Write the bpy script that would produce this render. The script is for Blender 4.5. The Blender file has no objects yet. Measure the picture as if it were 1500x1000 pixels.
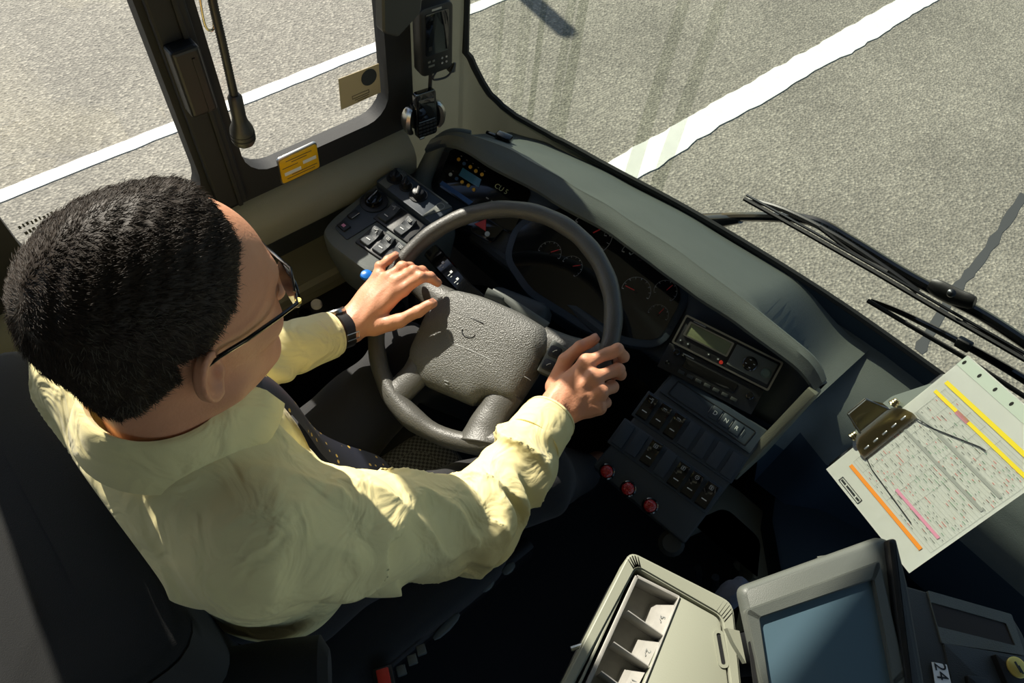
import bpy, bmesh, math, random
import numpy as np
from mathutils import Vector, Matrix, noise
PI = math.pi
sc = bpy.context.scene
COL = sc.collection
rng = random.Random(7)
np.random.seed(7)

# ------------------------------------------------------------ camera, sky, sun, exposure
cam_d = bpy.data.cameras.new('camera')
cam_d.sensor_width = 36.0
cam_d.lens = 1052.0 / 1500.0 * 36.0
cam_d.clip_start = 0.02
cam = bpy.data.objects.new('camera', cam_d)
COL.objects.link(cam)
cam.matrix_world = Matrix(((0.63986279,-0.66645698,0.38263651,0),(0.764429,0.50086218,-0.40593767,0),(0.07889184,0.55224285,0.82994211,1.75),(0,0,0,1)))
sc.camera = cam

world = bpy.data.worlds.new('sky'); sc.world = world
world.use_nodes = True
wn = world.node_tree
wn.nodes.clear()
w_out = wn.nodes.new('ShaderNodeOutputWorld')
w_bg = wn.nodes.new('ShaderNodeBackground')
w_sky = wn.nodes.new('ShaderNodeTexSky')
w_sky.sky_type = 'NISHITA'
w_sky.sun_disc = False
w_sky.sun_elevation = math.radians(35)
w_sky.sun_rotation = math.radians(-82)
w_sky.air_density = 1.0
w_bg.inputs['Strength'].default_value = 0.12
wn.links.new(w_sky.outputs['Color'], w_bg.inputs['Color'])
wn.links.new(w_bg.outputs['Background'], w_out.inputs['Surface'])

SUN_TO = Vector((-1.0, 0.10, 0.72)).normalized()
sun_d = bpy.data.lights.new('sun', 'SUN')
sun_d.energy = 7.2
sun_d.angle = math.radians(0.7)
sun_d.color = (1.0, 0.94, 0.83)
sun = bpy.data.objects.new('sun', sun_d)
COL.objects.link(sun)
sun.rotation_euler = SUN_TO.to_track_quat('Z', 'Y').to_euler()

vs = sc.view_settings
vs.view_transform = 'Standard'; vs.look = 'None'
vs.gamma = 1.0; vs.exposure = 0.5
vs.use_curve_mapping = False

# ------------------------------------------------------------ materials
def srgb(r, g, b):
    f = lambda c: (c/255/12.92) if c/255 <= 0.04045 else ((c/255+0.055)/1.055)**2.4
    return (f(r), f(g), f(b), 1.0)

def mat(name, rgb, rough=0.5, metal=0.0, bump=0.0, bscale=400.0, var=0.0, vscale=30.0, spec=0.5, coat=0.0,
        emit=None, sheen=0.0, kind='noise', bdist=0.002, sss=0.0):
    m = bpy.data.materials.new(name); m.use_nodes = True
    nt = m.node_tree; b = nt.nodes['Principled BSDF']
    c = srgb(*rgb)
    b.inputs['Base Color'].default_value = c
    b.inputs['Roughness'].default_value = rough
    b.inputs['Metallic'].default_value = metal
    b.inputs['Specular IOR Level'].default_value = spec
    b.inputs['Coat Weight'].default_value = coat
    b.inputs['Coat Roughness'].default_value = 0.05
    b.inputs['Sheen Weight'].default_value = sheen
    if sss:
        b.inputs['Subsurface Weight'].default_value = sss
        b.inputs['Subsurface Radius'].default_value = (0.012, 0.005, 0.003)
        b.inputs['Subsurface Scale'].default_value = 0.6
    if emit:
        b.inputs['Emission Color'].default_value = srgb(*emit[0])
        b.inputs['Emission Strength'].default_value = emit[1]
    tc = nt.nodes.new('ShaderNodeTexCoord')
    if var > 0:
        n = nt.nodes.new('ShaderNodeTexNoise'); n.inputs['Scale'].default_value = vscale
        n.inputs['Detail'].default_value = 5.0
        nt.links.new(tc.outputs['Object'], n.inputs['Vector'])
        mp = nt.nodes.new('ShaderNodeMapRange')
        mp.inputs['To Min'].default_value = 1.0 - var; mp.inputs['To Max'].default_value = 1.0 + var
        nt.links.new(n.outputs['Fac'], mp.inputs['Value'])
        mx = nt.nodes.new('ShaderNodeVectorMath'); mx.operation = 'SCALE'
        mx.inputs[0].default_value = c[:3]
        nt.links.new(mp.outputs['Result'], mx.inputs['Scale'])
        nt.links.new(mx.outputs['Vector'], b.inputs['Base Color'])
    if bump > 0:
        if kind == 'voronoi':
            t = nt.nodes.new('ShaderNodeTexVoronoi'); out = 'Distance'
        else:
            t = nt.nodes.new('ShaderNodeTexNoise'); out = 'Fac'; t.inputs['Detail'].default_value = 3.0
        t.inputs['Scale'].default_value = bscale
        nt.links.new(tc.outputs['Object'], t.inputs['Vector'])
        bp = nt.nodes.new('ShaderNodeBump')
        bp.inputs['Strength'].default_value = bump
        bp.inputs['Distance'].default_value = bdist
        nt.links.new(t.outputs[out], bp.inputs['Height'])
        nt.links.new(bp.outputs['Normal'], b.inputs['Normal'])
    return m

def glass_mat(name, tint, refl=0.5):
    m = bpy.data.materials.new(name); m.use_nodes = True
    nt = m.node_tree; nt.nodes.clear()
    o = nt.nodes.new('ShaderNodeOutputMaterial')
    t = nt.nodes.new('ShaderNodeBsdfTransparent'); t.inputs['Color'].default_value = tint
    g = nt.nodes.new('ShaderNodeBsdfGlossy'); g.inputs['Roughness'].default_value = 0.02
    f = nt.nodes.new('ShaderNodeFresnel'); f.inputs['IOR'].default_value = 1.45
    mu = nt.nodes.new('ShaderNodeMath'); mu.operation = 'MULTIPLY'; mu.inputs[1].default_value = refl
    mx = nt.nodes.new('ShaderNodeMixShader')
    ge = nt.nodes.new('ShaderNodeNewGeometry'); iv = nt.nodes.new('ShaderNodeMath'); iv.operation = 'SUBTRACT'; iv.inputs[0].default_value = 1.0
    m2 = nt.nodes.new('ShaderNodeMath'); m2.operation = 'MULTIPLY'
    nt.links.new(ge.outputs['Backfacing'], iv.inputs[1]); nt.links.new(iv.outputs[0], m2.inputs[0])   # back faces would otherwise show total reflection
    nt.links.new(f.outputs[0], mu.inputs[0]); nt.links.new(mu.outputs[0], m2.inputs[1]); nt.links.new(m2.outputs[0], mx.inputs[0])
    nt.links.new(t.outputs[0], mx.inputs[1]); nt.links.new(g.outputs[0], mx.inputs[2])
    nt.links.new(mx.outputs[0], o.inputs['Surface'])
    return m

M = {}
M['dash'] = mat('dash grey grained plastic', (92, 98, 95), 0.62, bump=0.35, bscale=700, var=0.06)
M['dash_dark'] = mat('dark dash plastic', (50, 56, 60), 0.55, bump=0.25, bscale=700)
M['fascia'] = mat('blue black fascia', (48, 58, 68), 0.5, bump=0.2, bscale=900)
M['black'] = mat('black plastic', (22, 23, 24), 0.45, bump=0.1, bscale=600)
M['gloss_black'] = mat('glossy black', (9, 10, 11), 0.14, coat=0.5)
M['rubber'] = mat('black rubber', (20, 21, 22), 0.7, bump=0.1, bscale=300)
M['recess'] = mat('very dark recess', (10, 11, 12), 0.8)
M['wheel'] = mat('worn leather rim', (80, 79, 74), 0.42, bump=0.35, bscale=380, var=0.1, vscale=12)
M['hub'] = mat('pebble grained hub cover', (94, 94, 89), 0.45, bump=0.6, bscale=420, kind='voronoi', bdist=0.0016)
M['white'] = mat('white print', (215, 218, 215), 0.5)
M['grey_print'] = mat('grey print', (150, 152, 150), 0.5)
M['beige'] = mat('beige grey trim', (122, 122, 106), 0.6, bump=0.2, bscale=500, var=0.05)
M['pillar'] = mat('warm grey pillar trim', (114, 115, 104), 0.65, bump=0.15, bscale=500, var=0.04, vscale=8)
M['seat'] = mat('black seat fabric', (19, 20, 20), 0.95, bump=0.5, bscale=900, sheen=0.15)
M['tray'] = mat('light grey green enamel', (146, 148, 131), 0.45, bump=0.05, bscale=600)
M['tray_in'] = mat('worn white metal tray', (165, 163, 156), 0.45, metal=0.2, var=0.22, vscale=60)
M['steel'] = mat('brushed steel', (190, 190, 185), 0.28, metal=1.0)
M['brass_steel'] = mat('nickel plated clip', (196, 184, 150), 0.22, metal=1.0)
M['dark_metal'] = mat('dark metal', (60, 62, 64), 0.35, metal=0.9)
M['terminal'] = mat('silver grey terminal plastic', (92, 96, 90), 0.45, bump=0.15, bscale=900)
M['anthracite'] = mat('anthracite plastic', (48, 51, 50), 0.5, bump=0.2, bscale=900)
M['screen'] = mat('blank blue grey screen', (84, 108, 120), 0.3, coat=0.4)
M['paper'] = mat('white paper', (246, 246, 244), 0.7)
M['yellow'] = mat('yellow bar', (240, 214, 20), 0.6)
M['orange'] = mat('orange bar', (236, 140, 30), 0.6)
M['pink'] = mat('pink bar', (216, 140, 170), 0.6)
M['ink'] = mat('grey ink', (130, 134, 132), 0.7)
M['ink_red'] = mat('red ink', (205, 130, 125), 0.7)
M['ink_green'] = mat('green ink', (135, 165, 145), 0.7)
M['sticker_yellow'] = mat('yellow sticker', (228, 176, 22), 0.4)
M['sticker_beige'] = mat('beige translucent sticker', (176, 160, 122), 0.5)
M['sticker_ink'] = mat('brown ink', (96, 82, 56), 0.6)
M['red_lamp'] = mat('red lamp lens', (170, 22, 22), 0.12, coat=0.8, bump=0.6, bscale=350, kind='voronoi')
M['red'] = mat('red plastic', (205, 52, 40), 0.4)
M['blue'] = mat('blue plastic knob', (20, 112, 205), 0.35)
M['blue_lcd'] = mat('blue grey display', (62, 122, 150), 0.3, coat=0.5)
M['blue_strip'] = mat('blue strip', (40, 92, 150), 0.35)
M['led_yellow'] = mat('amber lamp', (228, 178, 60), 0.3)
M['led_white'] = mat('pale lamp', (200, 205, 195), 0.3)
M['led_blue'] = mat('blue lamp', (60, 92, 130), 0.3)
M['text_green'] = mat('pale green print', (170, 180, 130), 0.5)
M['needle'] = mat('red needle', (215, 50, 55), 0.5)
M['lcd'] = mat('olive display', (118, 124, 92), 0.25, coat=0.5)
M['knob'] = mat('grey green push knob', (96, 112, 102), 0.3, coat=0.3)
M['skin'] = mat('skin', (212, 150, 116), 0.5, bump=0.25, bscale=260, var=0.10, vscale=38, sss=0.10)
M['hair'] = mat('dark brown hair', (44, 34, 25), 0.58, spec=0.3)
M['hair_grey'] = mat('greying hair', (92, 86, 74), 0.6, spec=0.3)
M['arm_hair'] = mat('brown arm hair', (96, 58, 28), 0.5)
M['shirt'] = mat('pale yellow cotton', (238, 224, 164), 0.75, bump=0.12, bscale=900, sheen=0.1)
_nt = M['shirt'].node_tree; _b = _nt.nodes['Principled BSDF']; _t = _nt.nodes.new('ShaderNodeTexCoord')
_n = _nt.nodes.new('ShaderNodeTexNoise'); _n.inputs['Scale'].default_value = 17; _n.inputs['Detail'].default_value = 2.5; _n.inputs['Distortion'].default_value = 1.2
_p = _nt.nodes.new('ShaderNodeBump'); _p.inputs['Strength'].default_value = .75; _p.inputs['Distance'].default_value = .014
_nt.links.new(_t.outputs['Object'], _n.inputs['Vector']); _nt.links.new(_n.outputs['Fac'], _p.inputs['Height'])
for _q in _nt.nodes:
    if _q.bl_idname == 'ShaderNodeBump' and _q is not _p and _q != _p: _nt.links.new(_p.outputs['Normal'], _q.inputs['Normal'])
M['stitch'] = mat('shirt stitching', (206, 192, 130), 0.8)
M['trousers'] = mat('black wool', (22, 22, 25), 0.9, bump=0.3, bscale=800, sheen=0.15)
M['nail'] = mat('fingernail', (226, 176, 150), 0.3)
M['leather'] = mat('black strap leather', (28, 26, 26), 0.45, bump=0.3, bscale=500)
M['lens'] = mat('dark sunglass lens', (16, 12, 12), 0.08, coat=0.6)
M['cloth'] = mat('blue grey cloth', (92, 98, 112), 0.9, bump=0.4, bscale=300)
M['floor'] = mat('dark rubber floor', (20, 21, 22), 0.8, bump=0.3, bscale=200)
M['cab_dark'] = mat('dark blue cab panel', (30, 46, 58), 0.6)
M['shell'] = mat('pale grey cab lining', (150, 150, 142), 0.8)
M['shell_dark'] = mat('charcoal lining', (42, 43, 43), 0.8)
M['paint'] = mat('white road paint', (235, 235, 228), 0.7, bump=0.5, bscale=60, var=0.1, vscale=14)
M['tar'] = mat('dark tar seam', (70, 72, 72), 0.8)
M['glass_side'] = glass_mat('clear side glass', (0.93, 0.93, 0.92, 1), 0.8)
M['glass_wind'] = glass_mat('tinted windscreen glass', (0.63, 0.66, 0.60, 1), 0.35)
M['cluster_glass'] = mat('instrument lens', (14, 16, 18), 0.07, coat=0.8)
M['coin'] = mat('silver coin', (200, 200, 195), 0.3, metal=1.0)
M['gold'] = mat('gold badge', (214, 192, 104), 0.3, metal=0.6)

def asphalt():
    m = bpy.data.materials.new('asphalt'); m.use_nodes = True
    nt = m.node_tree; b = nt.nodes['Principled BSDF']
    b.inputs['Roughness'].default_value = 0.85
    tc = nt.nodes.new('ShaderNodeTexCoord')
    v = nt.nodes.new('ShaderNodeTexVoronoi'); v.inputs['Scale'].default_value = 62
    n = nt.nodes.new('ShaderNodeTexNoise'); n.inputs['Scale'].default_value = 110; n.inputs['Detail'].default_value = 6
    n2 = nt.nodes.new('ShaderNodeTexNoise'); n2.inputs['Scale'].default_value = 1.3; n2.inputs['Detail'].default_value = 4
    for t in (v, n, n2): nt.links.new(tc.outputs['Object'], t.inputs['Vector'])
    sep = nt.nodes.new('ShaderNodeSeparateColor'); nt.links.new(v.outputs['Color'], sep.inputs[0])
    r = nt.nodes.new('ShaderNodeValToRGB'); cr = r.color_ramp
    cr.elements[0].position = 0.0; cr.elements[0].color = srgb(104, 101, 92)
    cr.elements[1].position = 1.0; cr.elements[1].color = srgb(176, 171, 156)
    e = cr.elements.new(0.55); e.color = srgb(134, 130, 119)
    a1 = nt.nodes.new('ShaderNodeMath'); a1.operation = 'MULTIPLY_ADD'
    a1.inputs[1].default_value = 0.55; nt.links.new(sep.outputs[0], a1.inputs[0])
    s1 = nt.nodes.new('ShaderNodeMath'); s1.operation = 'MULTIPLY'; s1.inputs[1].default_value = 0.45
    nt.links.new(n.outputs['Fac'], s1.inputs[0]); nt.links.new(s1.outputs[0], a1.inputs[2])
    nt.links.new(a1.outputs[0], r.inputs['Fac'])
    mp = nt.nodes.new('ShaderNodeMapRange'); mp.inputs['From Min'].default_value = .3; mp.inputs['From Max'].default_value = .7
    mp.inputs['To Min'].default_value = 0.85; mp.inputs['To Max'].default_value = 1.12
    nt.links.new(n2.outputs['Fac'], mp.inputs['Value'])
    mx = nt.nodes.new('ShaderNodeVectorMath'); mx.operation = 'SCALE'
    nt.links.new(r.outputs['Color'], mx.inputs[0]); nt.links.new(mp.outputs[0], mx.inputs['Scale'])
    nt.links.new(mx.outputs['Vector'], b.inputs['Base Color'])
    bp = nt.nodes.new('ShaderNodeBump'); bp.inputs['Strength'].default_value = 0.8; bp.inputs['Distance'].default_value = 0.006
    nt.links.new(v.outputs['Distance'], bp.inputs['Height']); nt.links.new(bp.outputs['Normal'], b.inputs['Normal'])
    return m
M['asphalt'] = asphalt()

def weave(name, c1, c2, scale):
    m = bpy.data.materials.new(name); m.use_nodes = True
    nt = m.node_tree; b = nt.nodes['Principled BSDF']; b.inputs['Roughness'].default_value = 0.9
    tc = nt.nodes.new('ShaderNodeTexCoord')
    ck = nt.nodes.new('ShaderNodeTexChecker'); ck.inputs['Scale'].default_value = scale
    ck.inputs['Color1'].default_value = srgb(*c1); ck.inputs['Color2'].default_value = srgb(*c2)
    nt.links.new(tc.outputs['Object'], ck.inputs['Vector'])
    nt.links.new(ck.outputs['Color'], b.inputs['Base Color'])
    bp = nt.nodes.new('ShaderNodeBump'); bp.inputs['Strength'].default_value = 0.5; bp.inputs['Distance'].default_value = 0.002
    nt.links.new(ck.outputs['Fac'], bp.inputs['Height']); nt.links.new(bp.outputs['Normal'], b.inputs['Normal'])
    return m
M['weave'] = weave('grey woven seat fabric', (98, 98, 92), (52, 52, 50), 190)

def tie_mat():
    m = bpy.data.materials.new('dark tie with small gold motifs'); m.use_nodes = True
    nt = m.node_tree; b = nt.nodes['Principled BSDF']; b.inputs['Roughness'].default_value = 0.55
    tc = nt.nodes.new('ShaderNodeTexCoord')
    v = nt.nodes.new('ShaderNodeTexVoronoi'); v.inputs['Scale'].default_value = 62; v.inputs['Randomness'].default_value = 0.55
    nt.links.new(tc.outputs['Object'], v.inputs['Vector'])
    r = nt.nodes.new('ShaderNodeValToRGB'); r.color_ramp.interpolation = 'CONSTANT'
    r.color_ramp.elements[0].color = srgb(205, 170, 80); r.color_ramp.elements[1].color = srgb(30, 32, 46)
    r.color_ramp.elements[1].position = 0.17
    nt.links.new(v.outputs['Distance'], r.inputs['Fac']); nt.links.new(r.outputs['Color'], b.inputs['Base Color'])
    return m
M['tie'] = tie_mat()

# ------------------------------------------------------------ building helpers
def link(o, parent=None):
    COL.objects.link(o)
    if parent: o.parent = parent
    return o

def fmat(fr):
    O, X, Y = [Vector(a) for a in fr]
    X.normalize(); Y = (Y - X * Y.dot(X)).normalized(); Z = X.cross(Y)
    return Matrix(((X.x, Y.x, Z.x, O.x), (X.y, Y.y, Z.y, O.y), (X.z, Y.z, Z.z, O.z), (0, 0, 0, 1)))

def tag(o, label=None, cat=None, group=None, kind=None):
    if label: o['label'] = label
    if cat: o['category'] = cat
    if group: o['group'] = group
    if kind: o['kind'] = kind
    return o

def thing(name, label, cat, mtx=None, group=None):
    o = bpy.data.objects.new(name, None); o.empty_display_size = 0.05
    COL.objects.link(o)
    if mtx is not None: o.matrix_world = mtx
    return tag(o, label, cat, group)

def obj(name, bm, m, parent=None, smooth=True, label=None, auto=35):
    me = bpy.data.meshes.new(name)
    bmesh.ops.recalc_face_normals(bm, faces=bm.faces)
    bm.to_mesh(me); bm.free()
    ms = m if isinstance(m, (list, tuple)) else [m]
    for k in ms: me.materials.append(M[k] if isinstance(k, str) else k)
    if smooth:
        for p in me.polygons: p.use_smooth = True
        if auto:
            try: me.set_sharp_from_angle(angle=math.radians(auto))
            except Exception: pass
    o = bpy.data.objects.new(name, me)
    if label: o['label'] = label
    return link(o, parent)

def from_arrays(name, V, Fc, m, parent=None, smooth=True):
    me = bpy.data.meshes.new(name)
    V = np.asarray(V, dtype=np.float32); Fc = np.asarray(Fc, dtype=np.int32)
    k = Fc.shape[1]
    me.vertices.add(len(V)); me.vertices.foreach_set('co', V.ravel())
    me.loops.add(Fc.size); me.loops.foreach_set('vertex_index', Fc.ravel())
    me.polygons.add(len(Fc)); me.polygons.foreach_set('loop_start', np.arange(0, Fc.size, k, dtype=np.int32))
    me.polygons.foreach_set('loop_total', np.full(len(Fc), k, dtype=np.int32))
    me.update(calc_edges=True); me.validate()
    me.polygons.foreach_set('use_smooth', np.full(len(me.polygons), smooth, dtype=bool))
    for q in (m if isinstance(m, (list, tuple)) else [m]): me.materials.append(M[q])
    o = bpy.data.objects.new(name, me)
    return link(o, parent)

def bx(bm, c, s, bev=0.0, seg=2, rot=None, mi=0):
    r = bmesh.ops.create_cube(bm, size=1.0)
    vs_ = r['verts']
    mt = Matrix.Translation(Vector(c)) @ (rot.to_4x4() if rot else Matrix.Identity(4)) @ Matrix.Diagonal((s[0], s[1], s[2], 1))
    bmesh.ops.transform(bm, matrix=mt, verts=vs_)
    fs = set(f for v in vs_ for f in v.link_faces)
    for f in fs: f.material_index = mi
    if bev > 0:
        es = list(set(e for v in vs_ for e in v.link_edges))
        bmesh.ops.bevel(bm, geom=es, offset=bev, segments=seg, affect='EDGES', profile=0.5)
    return bm

def B(): return bmesh.new()

def rrect(w, h, r, n=5, cx=0, cy=0):
    pts = []
    for sx, sy, a0 in ((1, 1, 0), (-1, 1, 90), (-1, -1, 180), (1, -1, 270)):
        for i in range(n + 1):
            a = math.radians(a0 + 90 * i / n)
            pts.append((cx + sx * (w/2 - r) + r * math.cos(a), cy + sy * (h/2 - r) + r * math.sin(a)))
    return pts

def rpoly(pts, r, n=4):
    """round the corners of a polygon"""
    out = []
    k = len(pts)
    rs = r if isinstance(r, (list, tuple)) else [r] * k
    for i in range(k):
        p = Vector(pts[i]); a = Vector(pts[i - 1]) - p; b = Vector(pts[(i + 1) % k]) - p
        d = min(rs[i], a.length * .45, b.length * .45)
        A_ = p + a.normalized() * d; B_ = p + b.normalized() * d
        for j in range(n + 1):
            t = j / n
            q = A_ * (1 - t) ** 2 + p * 2 * t * (1 - t) + B_ * t ** 2
            out.append((q.x, q.y))
    return out

def inset(pts, d):
    k = len(pts); out = []
    ar = sum(pts[i][0] * pts[(i+1) % k][1] - pts[(i+1) % k][0] * pts[i][1] for i in range(k))
    s = 1 if ar > 0 else -1
    for i in range(k):
        a = Vector(pts[i - 1]); p = Vector(pts[i]); b = Vector(pts[(i + 1) % k])
        t = (b - a)
        if t.length < 1e-9: out.append((p.x, p.y)); continue
        t.normalize(); nrm = Vector((-t.y, t.x)) * s
        q = p + nrm * d
        out.append((q.x, q.y))
    return out

def stack(bm, rings, cap0=True, cap1=True, mi=0):
    """rings of 3-D points (same count) joined into a skin"""
    R = [[bm.verts.new(p) for p in ring] for ring in rings]
    n = len(R[0])
    for a, b in zip(R, R[1:]):
        for i in range(n):
            f = bm.faces.new((a[i], a[(i+1) % n], b[(i+1) % n], b[i])); f.material_index = mi
    if cap0: bm.faces.new(R[0][::-1]).material_index = mi
    if cap1: bm.faces.new(R[-1]).material_index = mi
    return bm

def prism(bm, pts, z0, z1, ch=0.0, mi=0):
    z = lambda P, h: [(x, y, h) for x, y in P]
    rings = [z(pts, z0)]
    if ch > 0:
        rings += [z(pts, z1 - ch), z(inset(pts, ch * .3), z1 - ch * .3), z(inset(pts, ch), z1)]
    else: rings += [z(pts, z1)]
    return stack(bm, rings, mi=mi)

def frame_ring(bm, outer, inner, z0, z1, mi=0):
    """flat frame: outer and inner outlines with the same number of points"""
    n = len(outer)
    L4 = []
    for P, h in ((outer, z0), (outer, z1), (inner, z1), (inner, z0)):
        L4.append([bm.verts.new((x, y, h)) for x, y in P])
    for a, b in zip(L4, L4[1:] + L4[:1]):
        for i in range(n):
            f = bm.faces.new((a[i], a[(i+1) % n], b[(i+1) % n], b[i])); f.material_index = mi
    return bm

def smooth_path(P, k=6, closed=False):
    P = [Vector(p) for p in P]; n = len(P); out = []
    if n < 3: return P
    rng_ = range(n if closed else n - 1)
    for i in rng_:
        p0 = P[(i-1) % n] if (closed or i > 0) else P[0]
        p1 = P[i]; p2 = P[(i+1) % n]
        p3 = P[(i+2) % n] if (closed or i + 2 < n) else P[-1]
        for j in range(k):
            t = j / k
            out.append(0.5 * ((2*p1) + (p2-p0)*t + (2*p0-5*p1+4*p2-p3)*t*t + (3*p1-p0-3*p2+p3)*t**3))
    if not closed: out.append(P[-1])
    return out

def tube(bm, path, r, n=10, closed=False, up=None, flat=1.0, mi=0):
    P = [Vector(p) for p in path]; k = len(P)
    rs = r if isinstance(r, (list, tuple)) else [r] * k
    if len(rs) != k: rs = [rs[0] + (rs[-1]-rs[0]) * i/(k-1) for i in range(k)]
    rings = []; prev = Vector(up) if up else None
    for i in range(k):
        if closed: t = P[(i+1) % k] - P[i-1]
        else: t = P[min(i+1, k-1)] - P[max(i-1, 0)]
        t.normalize()
        if prev is None:
            prev = Vector((0, 0, 1)) if abs(t.z) < .9 else Vector((1, 0, 0))
        u = (prev - t * prev.dot(t)).normalized(); w = t.cross(u)
        if not up: prev = u
        rings.append([P[i] + (u * math.cos(2*PI*j/n) * flat + w * math.sin(2*PI*j/n)) * rs[i] for j in range(n)])
    R = [[bm.verts.new(p) for p in ring] for ring in rings]
    for i in range(k if closed else k-1):
        a, b = R[i], R[(i+1) % k]
        for j in range(n):
            f = bm.faces.new((a[j], a[(j+1) % n], b[(j+1) % n], b[j])); f.material_index = mi
    if not closed:
        bm.faces.new(R[0][::-1]).material_index = mi; bm.faces.new(R[-1]).material_index = mi
    return bm

def lathe(bm, prof, c=(0, 0, 0), n=20, axis=None, mi=0):
    """prof: (r, z) pairs bottom to top"""
    q = Vector(axis).to_track_quat('Z', 'Y') if axis else None
    rings = []
    for r, z in prof:
        ring = []
        for j in range(n):
            p = Vector((r*math.cos(2*PI*j/n), r*math.sin(2*PI*j/n), z))
            if q: p = q @ p
            ring.append(Vector(c) + p)
        rings.append(ring)
    return stack(bm, rings, mi=mi)

def text(name, s, size, m, parent, x, y, z=0.0, rot=0.0, align='CENTER', ext=0.00015, label=None):
    cu = bpy.data.curves.new(name, 'FONT'); cu.body = s; cu.size = size
    cu.align_x = align; cu.align_y = 'CENTER'; cu.extrude = ext; cu.resolution_u = 3
    t = bpy.data.objects.new(name, cu); COL.objects.link(t)
    bpy.context.view_layer.update()
    me = bpy.data.meshes.new_from_object(t.evaluated_get(bpy.context.evaluated_depsgraph_get()))
    bpy.data.objects.remove(t)
    me.materials.clear(); me.materials.append(M[m])
    o = bpy.data.objects.new(name, me); link(o, parent)
    o.location = (x, y, z); o.rotation_euler = (0, 0, rot)
    if label: o['label'] = label
    return o
def lerp(a, b, t): return a + (b - a) * t

# the cab (shell, dashboard, devices, wipers, road) is scaled up about the camera position here;
# seat, driver, wheel and ticket desk are left unscaled
K, DZ = 1.12, -0.21
UNSCALED = []
def scale_about_camera(skip):
    done = set()
    for o in [q for q in sc.objects if q.parent is None and q.type in ('MESH', 'EMPTY') and q.name not in skip]:
        stack_ = [o]
        while stack_:
            q = stack_.pop(); stack_ += list(q.children)
            if q.type == 'MESH' and q.data.name not in done:
                done.add(q.data.name); q.data.transform(Matrix.Scale(K, 4))
            q.location = q.location * K
        o.location.z += DZ

# ============================================================ ROAD AND BUS SHELL
def struct(name, bm, m, parent=None, label=None, smooth=False):
    o = obj(name, bm, m, parent, smooth=smooth)
    if parent is None: o['kind'] = 'structure'
    if label: o['label'] = label
    return o

RZ = -0.85
bm = B(); bx(bm, (0, 10, RZ - .05), (70, 70, .1)); struct('road', bm, 'asphalt', label='sunlit grey asphalt road around the bus')

def wobbly_strip(x0, x1, y0, y1, z, mname, name, label, amp=.006, seed=1, drift=0.0):
    bm = B(); n = int((y1 - y0) / .05); prev = None
    for i in range(n + 1):
        y = lerp(y0, y1, i / n)
        a = x0 + amp * noise.noise(Vector((y * 9, seed, 0))) + drift * (y - y0)
        b = x1 + amp * noise.noise(Vector((y * 9, seed + 5, 0))) + amp * 1.6 * noise.noise(Vector((y * 1.4, seed + 9, 0))) + drift * (y - y0)
        c = [bm.verts.new((a, y, RZ)), bm.verts.new((a, y, z)), bm.verts.new((b, y, z)), bm.verts.new((b, y, RZ))]
        if prev:
            for j in range(3): bm.faces.new((prev[j], prev[j+1], c[j+1], c[j]))
        prev = c
    return struct(name, bm, mname, label=label)
wobbly_strip(-3.305, -3.225, -6, 20, RZ + .004, 'paint', 'lane_line', 'thin white lane line seen through the side windows', seed=2)
wobbly_strip(-1.765, -1.595, -6, 20, RZ + .005, 'paint', 'lane_line', 'broad white lane line ahead of the windscreen', amp=.02, seed=4)
bm = B()
pts = [(-0.2466,4.1441,-0.8500), (-0.1538,3.5277,-0.8500), (-0.1220,3.2033,-0.8500), (-0.0368,2.7244,-0.8500)]  # back-projected from image pixels, like the other long-decimal points below
sp = smooth_path(pts, 8); prev = None
for i, p in enumerate(sp):
    w = .022 + .018 * noise.noise(Vector((i * .9, 3, 1)))
    c = [bm.verts.new((p.x - w, p.y, RZ)), bm.verts.new((p.x - w, p.y, RZ + .002)), bm.verts.new((p.x + w, p.y, RZ + .002)), bm.verts.new((p.x + w, p.y, RZ))]
    if prev:
        for j in range(3): bm.faces.new((prev[j], prev[j+1], c[j+1], c[j]))
    prev = c
struct('tar_seam', bm, 'tar', label='dark irregular tar seam in the asphalt ahead')
# roadside post left of the road: its shadow falls onto the lane ahead of the bus
bm = B(); lathe(bm, [(.14, RZ), (.14, RZ + .06), (.055, RZ + .08), (.05, RZ + 1.25), (.07, RZ+1.27), (.07, RZ+1.9), (.02, RZ + 1.93)], (-5.40, 3.28, 0), 16)
tag(obj('roadside_post', bm, 'steel'), 'round metal post beside the road, casting a shadow on the lane', 'post')

# floor, ceiling, walls
bm = B(); bx(bm, (.3, -.7, .1575), (2.5, 3.6, .06)); struct('floor', bm, 'floor')
bm = B(); bx(bm, (.3, -.75, 2.12), (2.6, 3.5, .06)); struct('ceiling', bm, 'shell')
# windscreen outline in plan
WS = [(-.930, .590), (-.940, .68), (-.950, .765), (-.925, .812), (-.880, .846), (-.8, .888), (-.64, .938), (-.46, .985), (-.2, 1.03), (.03, 1.05), (.4, 1.075), (.9, 1.05), (1.3, .95), (1.5, .78)]
wsp = [Vector((p[0], p[1], 0)) for p in WS]
wss = smooth_path(wsp, 6)
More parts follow.
